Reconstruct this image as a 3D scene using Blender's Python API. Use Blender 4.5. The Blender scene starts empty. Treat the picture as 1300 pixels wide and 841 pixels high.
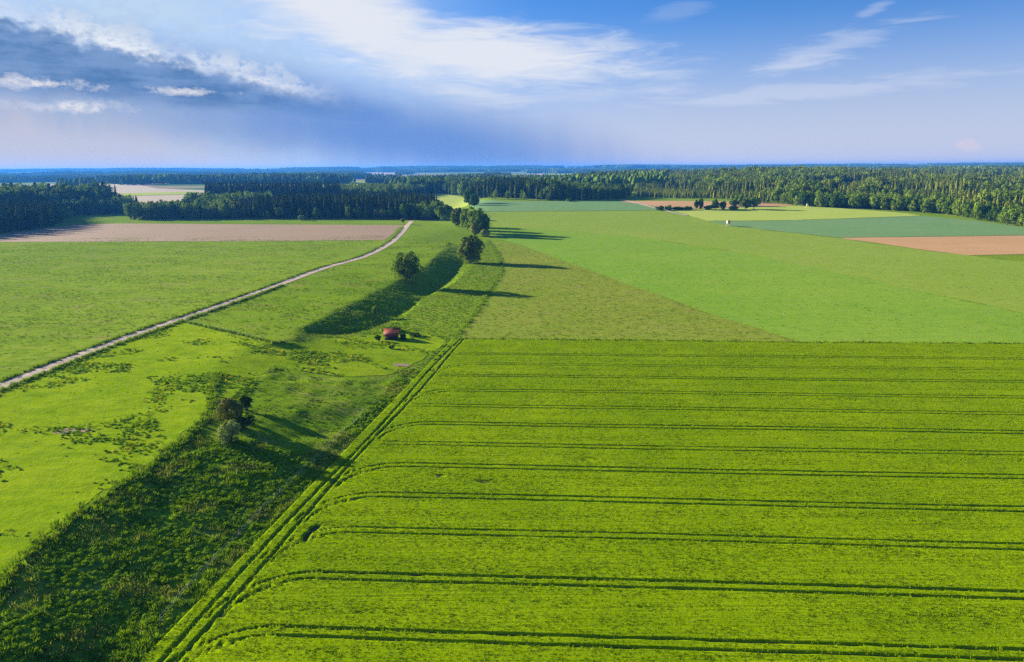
import bpy, math, random
import numpy as np
from mathutils import Vector, Matrix
from mathutils.geometry import delaunay_2d_cdt

SC = bpy.context.scene
COL = SC.collection
RNG = np.random.default_rng(7)
random.seed(7)

# ------------------------------------------------------------------ camera
H_EYE, F_PX, V0 = 55.0, 900.0, 376.0
PITCH, ROLL = math.atan((V0 - 213.5) / F_PX), math.radians(0.40)
fw = np.array([0.0, math.cos(PITCH), -math.sin(PITCH)])
r0 = np.array([1.0, 0.0, 0.0])
u0 = np.array([0.0, math.sin(PITCH), math.cos(PITCH)])
up = u0 * math.cos(ROLL) + r0 * math.sin(ROLL)
rt = r0 * math.cos(ROLL) - u0 * math.sin(ROLL)
cam_d = bpy.data.cameras.new('camera')
cam_d.sensor_width = 36.0
cam_d.lens = 36.0 * F_PX / 1300.0
cam_d.shift_y = -(420.5 - V0) / 1300.0
cam_d.clip_start, cam_d.clip_end = 0.5, 60000
cam = bpy.data.objects.new('camera', cam_d)
COL.objects.link(cam)
cam.matrix_world = Matrix(((rt[0], up[0], -fw[0], 0), (rt[1], up[1], -fw[1], 0), (rt[2], up[2], -fw[2], H_EYE), (0, 0, 0, 1)))
SC.camera = cam

# ------------------------------------------------------------------ sun, exposure
SUN_EL, SUN_AZ = math.radians(15.0), math.radians(-64.0)      # azimuth measured from +Y towards +X
sd = Vector((math.sin(SUN_AZ) * math.cos(SUN_EL), math.cos(SUN_AZ) * math.cos(SUN_EL), math.sin(SUN_EL)))
sun_d = bpy.data.lights.new('sun', 'SUN')
sun_d.energy, sun_d.angle, sun_d.color = 5.0, math.radians(0.5), (1.0, 0.90, 0.72)
sun = bpy.data.objects.new('sun', sun_d)
sun.rotation_euler = sd.to_track_quat('Z', 'Y').to_euler()
COL.objects.link(sun)
EXPO = 1.55
vs = SC.view_settings
SC.display_settings.display_device = 'sRGB'
vs.view_transform, vs.look, vs.exposure, vs.gamma = 'Standard', 'None', EXPO, 1.0
SC.cycles.use_denoising = False
SC.cycles.max_bounces = 6
SC.cycles.diffuse_bounces = 3
SC.cycles.transmission_bounces = 3
SC.cycles.volume_bounces = 1
SC.cycles.caustics_reflective = SC.cycles.caustics_refractive = False


# ------------------------------------------------------------------ node helpers
class NB:
    """a little expression builder for shader nodes"""
    def __init__(s, nt):
        s.nt = nt

    def n(s, typ, **kw):
        x = s.nt.nodes.new(typ)
        for k, v in kw.items():
            setattr(x, k, v)
        return x

    def put(s, sock, v):
        if isinstance(v, bpy.types.NodeSocket):
            s.nt.links.new(v, sock)
        elif isinstance(v, (tuple, list)) and len(v) == 3 and sock.type == 'RGBA':
            sock.default_value = (*v, 1)
        else:
            sock.default_value = v

    def m(s, op, a, b=0.0, c=0.0, clamp=False):
        x = s.n('ShaderNodeMath', operation=op, use_clamp=clamp)
        for i, v in enumerate((a, b, c)):
            s.put(x.inputs[i], v)
        return x.outputs[0]

    def add(s, a, b): return s.m('ADD', a, b)
    def sub(s, a, b): return s.m('SUBTRACT', a, b)
    def mul(s, a, b): return s.m('MULTIPLY', a, b)

    def ss(s, x, lo, hi, a=0.0, b=1.0):
        r = s.n('ShaderNodeMapRange', interpolation_type='SMOOTHSTEP')
        s.put(r.inputs[0], x)
        for i, v in zip((1, 2, 3, 4), (lo, hi, a, b)):
            s.put(r.inputs[i], v)
        return r.outputs[0]

    def mix(s, f, a, b, mode='MIX'):
        x = s.n('ShaderNodeMix', data_type='RGBA', blend_type=mode)
        s.put(x.inputs[0], f); s.put(x.inputs[6], a); s.put(x.inputs[7], b)
        return x.outputs[2]

    def comb(s, x, y, z):
        c = s.n('ShaderNodeCombineXYZ')
        s.put(c.inputs[0], x); s.put(c.inputs[1], y); s.put(c.inputs[2], z)
        return c.outputs[0]

    def noise(s, vec, scale, detail=4.0, rough=0.55, dist=0.0):
        x = s.n('ShaderNodeTexNoise')
        if vec is not None:
            s.put(x.inputs['Vector'], vec)
        x.inputs['Scale'].default_value = scale
        x.inputs['Detail'].default_value = detail
        x.inputs['Roughness'].default_value = rough
        x.inputs['Distortion'].default_value = dist
        return x.outputs['Fac']

    def mapping(s, vec, scale=(1, 1, 1), rot=(0, 0, 0), loc=(0, 0, 0)):
        x = s.n('ShaderNodeMapping')
        s.put(x.inputs[0], vec)
        x.inputs['Location'].default_value = loc
        x.inputs['Rotation'].default_value = rot
        x.inputs['Scale'].default_value = scale
        return x.outputs[0]


# ------------------------------------------------------------------ sky
def azel(u, v):
    d = fw * F_PX + rt * (u - 650.0) - up * (v - V0)
    return math.degrees(math.atan2(d[0], d[1])), math.degrees(math.atan2(d[2], math.hypot(d[0], d[1])))


world = bpy.data.worlds.new('World')
SC.world = world
world.use_nodes = True
wt = world.node_tree
wt.nodes.clear()
w = NB(wt)
sky = w.n('ShaderNodeTexSky', sky_type='NISHITA')
sky.sun_disc = False
sky.sun_elevation, sky.sun_rotation = SUN_EL, SUN_AZ
sky.altitude, sky.air_density, sky.dust_density, sky.ozone_density = 400, 1.0, 0.4, 3.0
tc = w.n('ShaderNodeTexCoord').outputs['Generated']
sep = w.n('ShaderNodeSeparateXYZ')
w.put(sep.inputs[0], tc)
AZ = w.mul(w.m('ARCTAN2', sep.outputs[0], sep.outputs[1]), 57.29578)
EL = w.mul(w.m('ARCSINE', sep.outputs[2]), 57.29578)
AE = w.comb(AZ, EL, 0.0)
n_big = w.noise(w.mapping(AE, (1, 2.0, 1)), 0.16, 7, 0.6, 0.3)
n_mid = w.noise(w.mapping(AE, (1, 1.5, 1), loc=(13, 5, 0)), 0.42, 8, 0.62)
n_puff = w.noise(w.mapping(AE, (1, 1.3, 1), loc=(3, 7, 2)), 0.75, 8, 0.60)
n_fine = w.noise(w.mapping(AE, (1, 1.6, 1), loc=(8, 1, 3)), 1.5, 9, 0.66)
n_lay = w.noise(w.mapping(AE, (0.5, 2.6, 1), rot=(0, 0, 0.12), loc=(4, 9, 1)), 0.5, 6, 0.6)
n_wisp = w.noise(w.mapping(AE, (0.35, 2.2, 1), rot=(0, 0, -0.16), loc=(0, 2, 4)), 0.55, 8, 0.62, 0.6)
n_ray = w.noise(w.mapping(AE, (1.3, 0.12, 1), rot=(0, 0, 0.75)), 0.35, 3, 0.5)


def ell(u, v, ru, rv, ang=0.0, warp=None, amp=0.0):
    """signed elliptical distance (negative inside, 0 at the rim) about a direction"""
    a0, e0 = azel(u, v)
    ra, re = math.degrees(ru / F_PX), math.degrees(rv / F_PX)
    dx, dy = w.sub(AZ, a0), w.sub(EL, e0)
    c, s = math.cos(math.radians(ang)), math.sin(math.radians(ang))
    x = w.add(w.mul(dx, c), w.mul(dy, s))
    y = w.sub(w.mul(dy, c), w.mul(dx, s))
    d = w.m('SQRT', w.add(w.m('POWER', w.m('DIVIDE', w.m('ABSOLUTE', x), ra), 2.0), w.m('POWER', w.m('DIVIDE', w.m('ABSOLUTE', y), re), 2.0)))
    if warp is not None:
        d = w.add(d, w.mul(w.sub(warp, 0.5), amp))
    return d


def line_h(p, q):
    """height in degrees above the line p->q (pixels of the picture turned into directions)"""
    (a0, e0), (a1, e1) = azel(*p), azel(*q)
    k = (e1 - e0) / (a1 - a0)
    return w.sub(EL, w.add(w.mul(w.sub(AZ, a0), k), e0))


BGS = 0.05
K = 1.0 / (BGS * 2 ** EXPO)     # colours below are as the picture shows them
def C(r, g, b, k=1.0): return (r * K * k, g * K * k, b * K * k)

base = w.mix(1.0, sky.outputs[0], (0.37, 0.72, 1.22), 'MULTIPLY')
# pale lavender air towards the horizon
base = w.mix(w.ss(EL, 12.5, -0.5, 0.0, 0.93), base, C(0.62, 0.635, 0.80))
# milky veil over the left half, from the sun side
veil = w.mul(w.ss(AZ, 3.0, -24.0), w.ss(EL, 45.0, 14.0))
base = w.mix(w.mul(veil, w.ss(n_big, 0.25, 0.7, 0.72, 0.95)), base, C(0.55, 0.69, 0.86))
# cirrus plume
pl = w.m('MINIMUM', ell(600, 66, 225, 38, -5, n_wisp, 1.5), ell(455, 24, 190, 50, -24, n_wisp, 1.3))
base = w.mix(w.ss(pl, 1.30, 0.30, 0.0, 0.94), base, C(0.80, 0.83, 0.89))
# thin wisps right
for (u, v, ru, rv, an, st) in ((1050, 62, 95, 16, 12, .36), (1010, 118, 220, 13, 2, .34), (1010, 80, 45, 9, 8, .3), (860, 14, 45, 12, 10, .14), (1105, 15, 28, 7, 26, .25), (720, 122, 150, 10, 2, .25)):
    base = w.mix(w.ss(ell(u, v, ru, rv, an, n_wisp, 2.6), 1.1, 0.2, 0.0, st), base, C(0.74, 0.77, 0.88))
# grey-blue underside left, below the storm cloud
base = w.mix(w.mul(w.ss(ell(60, 128, 330, 46, -5, n_big, 0.8), 1.3, 0.5), 0.85), base, C(0.33, 0.42, 0.63))
# warm light under the cloud at left, with faint slanting shafts
wl = ell(30, 202, 300, 50, -7, n_ray, 0.8)
base = w.mix(w.ss(wl, 1.35, 0.35, 0.0, 0.92), base, C(0.57, 0.56, 0.655))
# blue rain shade trailing from the storm cloud towards the horizon
sh = w.m('MINIMUM', ell(530, 178, 240, 44, -9, n_ray, 0.4), ell(420, 138, 230, 30, -13, n_mid, 0.4))
base = w.mix(w.ss(sh, 1.75, 0.15, 0.0, 0.92), base, C(0.125, 0.275, 0.66))
# bright heaped tops along the upper rim of the storm cloud
rim = line_h((-20, 14), (400, 118))
hU = w.add(rim, w.mul(w.sub(n_puff, 0.5), 3.2))
left_of = w.ss(AZ, azel(465, 120)[0], azel(300, 110)[0])
heads = w.mul(w.mul(w.ss(w.add(rim, w.mul(w.sub(w.add(w.mul(n_puff, 0.65), w.mul(n_fine, 0.35)), 0.53), 7.5)), 1.3, 0.2), w.ss(rim, -1.2, 0.0)), left_of)
base = w.mix(w.mul(heads, w.ss(n_big, 0.38, 0.58, 0.30, 0.95)), base, w.mix(w.ss(w.add(w.mul(n_fine, 0.5), w.mul(n_puff, 0.5)), 0.36, 0.60), C(0.60, 0.69, 0.83), C(0.93, 0.94, 0.95)))
# the dark storm cloud itself: a long wedge, ragged above and smooth below
lowe = w.add(line_h((-200, 100), (440, 150)), w.mul(w.sub(n_mid, 0.5), 1.6))
dk = w.mul(w.mul(w.ss(hU, 0.25, -0.75), w.ss(lowe, -0.5, 0.9)), w.ss(AZ, azel(540, 120)[0], azel(230, 110)[0]))
base = w.mix(w.mul(dk, 0.93), base, w.mix(w.ss(w.add(w.mul(n_lay, 0.6), w.mul(n_mid, 0.4)), 0.36, 0.62), C(0.070, 0.19, 0.43), C(0.185, 0.315, 0.58)))
# small lit heaps below it
nl = w.add(w.mul(n_puff, 0.5), w.mul(n_fine, 0.5))
low = w.m('MINIMUM', ell(88, 136, 66, 9, 0, nl, 4.5), w.m('MINIMUM', ell(235, 117, 46, 6, 0, nl, 5.0), ell(45, 106, 80, 8, 0, nl, 5.0)))
base = w.mix(w.ss(low, 1.0, 0.1, 0.0, 0.9), base, w.mix(w.ss(n_fine, 0.42, 0.60), C(0.52, 0.57, 0.72), C(0.88, 0.85, 0.84)))
# faint heaps in the pale part above the storm cloud
hp = w.mul(w.ss(w.add(rim, w.mul(w.sub(n_puff, 0.5), 9.0)), 3.2, 1.6), w.mul(w.ss(rim, -0.5, 1.2), w.ss(AZ, azel(520, 60)[0], azel(360, 60)[0])))
base = w.mix(w.mul(hp, 0.22), base, C(0.36, 0.50, 0.74))
base = w.mix(w.ss(ell(1228, 184, 14, 9, 0, n_puff, 1.6), 1.0, 0.5, 0.0, 0.45), base, C(0.78, 0.66, 0.72))
bg = w.n('ShaderNodeBackground')
w.put(bg.inputs[0], base)
bg.inputs[1].default_value = BGS
wo = w.n('ShaderNodeOutputWorld')
wt.links.new(bg.outputs[0], wo.inputs[0])


# ------------------------------------------------------------------ maths: noise, polygons, terrain
def sstep(a, b, x):
    t = np.clip((np.asarray(x, float) - a) / (b - a), 0, 1)
    return t * t * (3 - 2 * t)


def _hash(ix, iy, seed):
    h = (ix.astype(np.int64) * 374761393 + iy.astype(np.int64) * 668265263 + seed * 974711) & 0x7FFFFFFF
    h = ((h ^ (h >> 13)) * 1274126177) & 0x7FFFFFFF
    return ((h ^ (h >> 16)) & 0xFFFF) / 65535.0


def vnoise(x, y, scale, seed=0, octs=3):
    x, y = np.asarray(x, float) / scale, np.asarray(y, float) / scale
    tot, amp, out = 0.0, 1.0, 0.0
    for o in range(octs):
        ix, iy = np.floor(x), np.floor(y)
        fx, fy = x - ix, y - iy
        fx, fy = fx * fx * (3 - 2 * fx), fy * fy * (3 - 2 * fy)
        a, b = _hash(ix, iy, seed + o), _hash(ix + 1, iy, seed + o)
        c, d = _hash(ix, iy + 1, seed + o), _hash(ix + 1, iy + 1, seed + o)
        out = out + amp * ((a * (1 - fx) + b * fx) * (1 - fy) + (c * (1 - fx) + d * fx) * fy)
        tot += amp
        amp *= 0.5
        x, y = x * 2.03 + 17.1, y * 2.03 + 5.7
    return out / tot


def inpoly(x, y, P):
    x, y = np.asarray(x, float), np.asarray(y, float)
    ins = np.zeros(x.shape, bool)
    n = len(P)
    for i in range(n):
        x0, y0 = P[i][0], P[i][1]
        x1, y1 = P[(i + 1) % n][0], P[(i + 1) % n][1]
        if y0 == y1:
            continue
        c = ((y0 > y) != (y1 > y)) & (x < (x1 - x0) * (y - y0) / (y1 - y0) + x0)
        ins ^= c
    return ins


def base_z(x, y):
    x, y = np.asarray(x, float), np.asarray(y, float)
    s = sstep(-80, -25, x)
    zr = 14 * sstep(400, 1000, y) + 15 * np.exp(-((x - 560) / 310) ** 2 - ((y - 1620) / 480) ** 2) + 10 * sstep(250, 900, x) * sstep(900, 2300, y)
    zr = zr - 9 * sstep(330, 0, x) * sstep(1080, 1700, y)
    zl = 4 + 5 * sstep(800, 1400, y) + 9 * np.exp(-((x + 900) / 500) ** 2 - ((y - 2300) / 600) ** 2)
    z = zl * (1 - s) + zr * s
    far = sstep(2600, 4200, y)
    plain = 4 + 9 * vnoise(x, y, 1500, 5, 2) + 13 * sstep(200, 2500, x)
    z = z * (1 - far) + plain * far
    ridge = np.exp(-((y - 9300) / 1500) ** 2) * (14 + 46 * vnoise(x, y * 0.3, 1700, 9, 3)) * (1 - 0.35 * sstep(0, 3000, x))
    ridge = ridge + 22 * np.exp(-((y - 5600) / 600) ** 2 - ((x + 3200) / 1500) ** 2) + 12 * np.exp(-((y - 6400) / 500) ** 2 - ((x + 300) / 900) ** 2)
    return z + ridge


GX0, GY0, GW, GH = -160, 50, 201, 451          # fine local grid, 1 m
gx, gy = np.meshgrid(np.arange(GW) + GX0, np.arange(GH) + GY0)


def ray(u, v):
    d = fw * F_PX + rt * (u - 650.0) - up * (v - V0)
    return d


def atz(u, v, z):
    d = ray(u, v)
    t = (z - H_EYE) / d[2]
    return d[0] * t, d[1] * t


HP = 4.0
lip = [atz(u, v, HP) for u, v in ((-60, 905), (-40, 775), (0, 739), (50, 692), (97, 656), (136, 629), (176, 603), (207, 580), (239, 553), (262, 532), (270, 514), (268, 495), (275, 475), (290, 455), (315, 442), (345, 436), (372, 432), (383, 418), (406, 406), (439, 388), (472, 373), (503, 357), (538, 340), (566, 314), (572, 303))]
crop_edge = [atz(u, v, 0.0) for u, v in ((575, 431.5), (265, 752), (140, 880))]
right_lip = [atz(u, v, 0.0) for u, v in ((606, 314), (606, 330), (597, 340), (576, 359), (538, 378), (512, 400), (520, 414), (545, 425), (575, 431.5))]
PL = lip + [(-400, 600), (-400, 40)]
PR = [right_lip[0]] + right_lip[1:] + crop_edge[1:] + [(400, 40), (400, 600), (-15, 600)]
fixed = np.zeros((GH, GW), bool)
val = np.zeros((GH, GW))
mL, mR = inpoly(gx, gy, PL), inpoly(gx, gy, PR)
B0 = base_z(gx, gy)
val[mL] = np.maximum(B0, HP)[mL]
val[mR] = np.where(gy > 400, base_z(np.maximum(gx, -20), gy), 0.0)[mR]
fixed |= mL | mR
fixed[-1, :] = True
val[-1, :] = B0[-1, :]


def stroke(pts, zs, wide=0):
    for (x0, y0), (x1, y1), za, zb in zip(pts[:-1], pts[1:], zs[:-1], zs[1:]):
        n = int(math.hypot(x1 - x0, y1 - y0) * 2) + 2
        for t in np.linspace(0, 1, n):
            i, j = int(round(y0 + (y1 - y0) * t)) - GY0, int(round(x0 + (x1 - x0) * t)) - GX0
            if 0 <= i < GH and 0 <= j < GW and not fixed[i, j]:
                fixed[i, j] = True
                val[i, j] = za + (zb - za) * t


stroke([atz(u, v, -0.5) for u, v in ((80, 905), (205, 770), (318, 660), (400, 580), (448, 530))], [0.3, 0.3, 0.5, 0.6, 0.4])
stroke([atz(u, v, 1.5) for u, v in ((296, 508), (322, 486), (345, 468), (380, 474), (420, 480), (460, 481), (497, 477))], [3.6, 3.0, 2.5, 1.9, 1.4, 0.9, 0.1])
stroke([atz(u, v, 1.0) for u, v in ((345, 450), (390, 452), (430, 456), (470, 460), (520, 455))], [2.9, 2.2, 1.6, 1.0, 0.3])
stroke([atz(u, v, 1.8) for u, v in ((335, 548), (385, 522), (440, 505))], [2.9, 2.2, 1.2])
stroke([atz(u, v, 0.8) for u, v in ((300, 610), (360, 570), (410, 540))], [2.3, 1.5, 0.7])
stroke([atz(u, v, 0.0) for u, v in ((400, 432), (428, 430), (460, 420), (500, 404), (540, 378), (572, 350), (588, 332))], [1.6, 0.9, 0.2, -0.8, -1.6, -1.4, -0.4])
Z = val.copy()
Z[~fixed] = 1.5
for step in (16, 8, 4, 2, 1):                     # membrane through the fixed lines, coarse to fine
    zs, fs, vsv = Z[::step, ::step].copy(), fixed[::step, ::step], val[::step, ::step]
    if step > 1:                                    # keep narrow lines alive at the coarse levels
        hh, ww = zs.shape
        pf = np.zeros((hh * step, ww * step), bool); pv = np.zeros((hh * step, ww * step))
        a, b = min(GH, hh * step), min(GW, ww * step)
        pf[:a, :b], pv[:a, :b] = fixed[:a, :b], val[:a, :b]
        bf = pf.reshape(hh, step, ww, step).sum((1, 3)); bv = np.where(pf, pv, 0).reshape(hh, step, ww, step).sum((1, 3))
        fs = bf > 0
        vsv = bv / np.maximum(bf, 1)
    zs[fs] = vsv[fs]
    for _ in range(160):
        p = np.pad(zs, 1, mode='edge')
        q = 0.25 * (p[:-2, 1:-1] + p[2:, 1:-1] + p[1:-1, :-2] + p[1:-1, 2:])
        zs = np.where(fs, zs, q)
    ii = np.clip(np.arange(GH) // step, 0, zs.shape[0] - 1); jj = np.clip(np.arange(GW) // step, 0, zs.shape[1] - 1)
    Z = zs[np.ix_(ii, jj)]
for _ in range(2):                                  # soften the creases a little
    p = np.pad(Z, 1, mode='edge')
    q = 0.2 * (p[:-2, 1:-1] + p[2:, 1:-1] + p[1:-1, :-2] + p[1:-1, 2:] + p[1:-1, 1:-1])
    Z = np.where(mR, Z, q)
rough = ~(mL | mR)
edge_m = rough.astype(float)
for _ in range(3):
    p = np.pad(edge_m, 1, mode='edge')
    edge_m = 0.2 * (p[:-2, 1:-1] + p[2:, 1:-1] + p[1:-1, :-2] + p[1:-1, 2:] + p[1:-1, 1:-1])
rel = edge_m * ((vnoise(gx, gy, 7, 3, 2) - 0.5) * 0.7 + (vnoise(gx, gy, 2.4, 4, 2) - 0.5) * 0.35)
rel[mR] = 0
terrace = [atz(u, v, 1.2) for u, v in ((372, 432), (560, 432), (540, 455), (498, 480), (420, 483), (350, 472), (300, 510), (255, 530), (255, 440))]
rel[inpoly(gx, gy, terrace)] *= 0.25
Z = Z + rel


def tz(x, y):
    """height of the ground"""
    x, y = np.asarray(x, float), np.asarray(y, float)
    out = base_z(x, y)
    nearR = (x > -20) & (y < 500)
    out = np.where(nearR, np.where(y > 400, base_z(np.maximum(x, -20), y), 0.0), out)
    nearL = (x < GX0) & (y < 800)
    out = np.where(nearL, np.maximum(out, HP), out)
    i, j = np.clip(y - GY0, 0, GH - 1.001), np.clip(x - GX0, 0, GW - 1.001)
    i0, j0 = np.floor(i).astype(int), np.floor(j).astype(int)
    fi, fj = i - i0, j - j0
    zz = (Z[i0, j0] * (1 - fj) + Z[i0, j0 + 1] * fj) * (1 - fi) + (Z[i0 + 1, j0] * (1 - fj) + Z[i0 + 1, j0 + 1] * fj) * fi
    ins = (x >= GX0) & (x <= GX0 + GW - 1) & (y >= GY0 - 30) & (y <= GY0 + GH - 1)
    return np.where(ins, zz, out)


def at(u, v):
    """where the line of sight through a point of the picture meets the ground"""
    z = 2.0
    for _ in range(40):
        x, y = atz(u, v, z)
        z = z * 0.5 + 0.5 * float(tz(x, y))
    return x, y, z


def resample(pts, step):
    out = []
    n = len(pts)
    for i in range(n):
        a, b = np.array(pts[i][:2]), np.array(pts[(i + 1) % n][:2])
        k = max(1, int(np.linalg.norm(b - a) / step))
        for t in range(k):
            out.append(tuple(a + (b - a) * t / k))
    return out


def smooth_line(pts, step=2.0):
    """Catmull-Rom through plan points, evenly resampled"""
    P = [np.array(p[:2], float) for p in pts]
    P = [2 * P[0] - P[1]] + P + [2 * P[-1] - P[-2]]
    out = []
    for i in range(1, len(P) - 2):
        n = max(2, int(np.linalg.norm(P[i + 1] - P[i]) / step))
        for t in np.arange(n) / n:
            out.append(0.5 * (2 * P[i] + (P[i + 1] - P[i - 1]) * t + (2 * P[i - 1] - 5 * P[i] + 4 * P[i + 1] - P[i + 2]) * t * t + (3 * P[i] - P[i - 1] - 3 * P[i + 1] + P[i + 2]) * t ** 3))
    out.append(P[-2])
    return np.array(out)


# ------------------------------------------------------------------ object helpers
def link(o, parent=None):
    COL.objects.link(o)
    if parent is not None:
        o.parent = parent
    return o


def tag(o, label=None, cat=None, group=None, kind=None):
    for k, v in (('label', label), ('category', cat), ('group', group), ('kind', kind)):
        if v:
            o[k] = v
    return o


def mesh_np(name, V, quads=None, tris=None, mat=None, smooth=False, mi=None):
    V = np.asarray(V, np.float32)
    nq = 0 if quads is None else len(quads)
    ntr = 0 if tris is None else len(tris)
    me = bpy.data.meshes.new(name)
    me.vertices.add(len(V))
    me.vertices.foreach_set('co', V.ravel())
    loops = np.concatenate([np.asarray(q, np.int32).ravel() for q in (quads, tris) if q is not None and len(q)]) if nq + ntr else np.zeros(0, np.int32)
    me.loops.add(len(loops))
    me.loops.foreach_set('vertex_index', loops)
    me.polygons.add(nq + ntr)
    starts = np.concatenate([np.arange(nq) * 4, nq * 4 + np.arange(ntr) * 3]).astype(np.int32)
    me.polygons.foreach_set('loop_start', starts)
    if mi is not None:
        me.polygons.foreach_set('material_index', np.asarray(mi, np.int32))
    me.update(calc_edges=True)
    if smooth:
        me.polygons.foreach_set('use_smooth', np.ones(nq + ntr, bool))
    for m_ in (mat if isinstance(mat, (list, tuple)) else [mat]):
        if m_ is not None:
            me.materials.append(m_)
    return me


class MB:
    """collects simple solids into one mesh"""
    def __init__(s):
        s.V, s.Q, s.T, s.n = [], [], [], 0

    def add(s, V, quads=(), tris=()):
        V = np.asarray(V, float).reshape(-1, 3)
        s.V.append(V)
        if len(quads):
            s.Q.append(np.asarray(quads, int) + s.n)
        if len(tris):
            s.T.append(np.asarray(tris, int) + s.n)
        s.n += len(V)
        return s

    def box(s, c, d, rz=0.0, M=None):
        x, y, z = d[0] / 2, d[1] / 2, d[2] / 2
        V = np.array([(i, j, k) for i in (-x, x) for j in (-y, y) for k in (-z, z)])
        if M is not None:
            V = V @ np.array(M).T
        ca, sa = math.cos(rz), math.sin(rz)
        V = np.c_[V[:, 0] * ca - V[:, 1] * sa, V[:, 0] * sa + V[:, 1] * ca, V[:, 2]] + np.array(c)
        return s.add(V, [(0, 1, 3, 2), (4, 6, 7, 5), (0, 4, 5, 1), (2, 3, 7, 6), (0, 2, 6, 4), (1, 5, 7, 3)])

    def tube(s, pts, rad, sides=6):
        pts = [np.array(p, float) for p in pts]
        n0 = s.n
        rad = rad if hasattr(rad, '__len__') else [rad] * len(pts)
        V = []
        for i, p in enumerate(pts):
            d = pts[min(i + 1, len(pts) - 1)] - pts[max(i - 1, 0)]
            d = d / (np.linalg.norm(d) + 1e-9)
            a = np.cross(d, (0.0, 0.0, 1.0) if abs(d[2]) < 0.9 else (1.0, 0.0, 0.0))
            a /= np.linalg.norm(a)
            b = np.cross(d, a)
            for k in range(sides):
                t = 2 * math.pi * k / sides
                V.append(p + rad[i] * (a * math.cos(t) + b * math.sin(t)))
        Q = [(i * sides + k, i * sides + (k + 1) % sides, (i + 1) * sides + (k + 1) % sides, (i + 1) * sides + k) for i in range(len(pts) - 1) for k in range(sides)]
        T = [((len(pts) - 1) * sides, (len(pts) - 1) * sides + k, (len(pts) - 1) * sides + k + 1) for k in range(1, sides - 1)]
        return s.add(V, Q, T)

    def mesh(s, name, mat, smooth=False):
        V = np.concatenate(s.V)
        return mesh_np(name, V, np.concatenate(s.Q) if s.Q else None, np.concatenate(s.T) if s.T else None, mat, smooth)

    def build(s, name, mat, parent=None, smooth=False):
        return link(bpy.data.objects.new(name, s.mesh(name, mat, smooth)), parent)


def empty(name, loc, rz=0.0):
    o = bpy.data.objects.new(name, None)
    o.empty_display_size = 0.5
    o.location = loc
    o.rotation_euler = (0, 0, rz)
    return link(o)


def copy_tree(o, parent=None):
    c = o.copy()
    COL.objects.link(c)
    c.parent = parent
    for ch in list(o.children):
        copy_tree(ch, c)
    return c


# ------------------------------------------------------------------ materials
def material(name):
    m = bpy.data.materials.new(name)
    m.use_nodes = True
    m.node_tree.nodes.clear()
    b = NB(m.node_tree)
    out = b.n('ShaderNodeOutputMaterial')
    return m, b, out


def finish(b, out, color, rough=0.9, bump=None, bump_strength=0.3, bump_dist=0.2, spec=0.2, transl=0.0):
    p = b.n('ShaderNodeBsdfPrincipled')
    b.put(p.inputs['Base Color'], color)
    p.inputs['Roughness'].default_value = rough
    p.inputs['Specular IOR Level'].default_value = spec
    if bump is not None:
        bn = b.n('ShaderNodeBump')
        bn.inputs['Strength'].default_value = bump_strength
        bn.inputs['Distance'].default_value = bump_dist
        b.put(bn.inputs['Height'], bump)
        b.put(p.inputs['Normal'], bn.outputs[0])
    sh = p.outputs[0]
    if transl > 0:
        t = b.n('ShaderNodeBsdfTranslucent')
        b.put(t.inputs[0], color)
        x = b.n('ShaderNodeMixShader')
        x.inputs[0].default_value = transl
        b.nt.links.new(sh, x.inputs[1]); b.nt.links.new(t.outputs[0], x.inputs[2])
        sh = x.outputs[0]
    b.nt.links.new(sh, out.inputs[0])


def pos(b):
    return b.n('ShaderNodeNewGeometry').outputs['Position']


def meadow_mat(name, a, c, d, big=0.012, mid=0.09, streak=0.0, streak_rot=0.0, bump=0.5, d_amt=0.5, mott=0.6, drill=0.42):
    """grass: two greens mixed by broad patches and finer tufting, a third dry tone in streaks"""
    m, b, out = material(name)
    P = pos(b)
    n1 = b.noise(P, big, 5, 0.6)
    n2 = b.noise(P, mid, 6, 0.65)
    n3 = b.noise(b.mapping(P, (0.25, 1.0, 1.0), rot=(0, 0, streak_rot)), 0.16, 6, 0.68)
    n4 = b.noise(P, 1.1, 5, 0.7)
    col = b.mix(b.ss(b.add(b.mul(n1, 0.6), b.mul(n2, 0.4)), 0.36, 0.64), a, c)
    col = b.mix(b.mul(b.ss(n3, 0.50, 0.72), d_amt), col, d)
    n5 = b.noise(b.mapping(P, (0.5, 1.0, 1.0), rot=(0, 0, streak_rot)), 0.42, 5, 0.72)
    col = b.mix(b.ss(b.add(b.mul(n4, 0.35), b.mul(n5, 0.65)), 0.40, 0.66, 0.0, mott), col, b.mix(1.0, col, (0.45, 0.56, 0.40), 'MULTIPLY'))
    col = b.mix(b.ss(b.noise(P, 0.22, 4, 0.7), 0.54, 0.75, 0.0, mott * 0.6), col, b.mix(1.0, col, (1.25, 1.12, 1.3), 'MULTIPLY'))
    n6 = b.noise(b.mapping(P, (0.012, 0.55, 1.0), rot=(0, 0, streak_rot)), 1.0, 4, 0.6)
    col = b.mix(b.ss(n6, 0.42, 0.66, 0.0, drill), col, b.mix(1.0, col, (0.80, 0.90, 0.72), 'MULTIPLY'))
    h = b.add(b.mul(n4, 0.6), b.add(b.mul(n2, 1.2), b.mul(b.noise(P, 3.1, 3, 0.7), 0.35)))
    finish(b, out, col, 0.95, h, bump, 0.35, 0.0)
    return m


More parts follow.
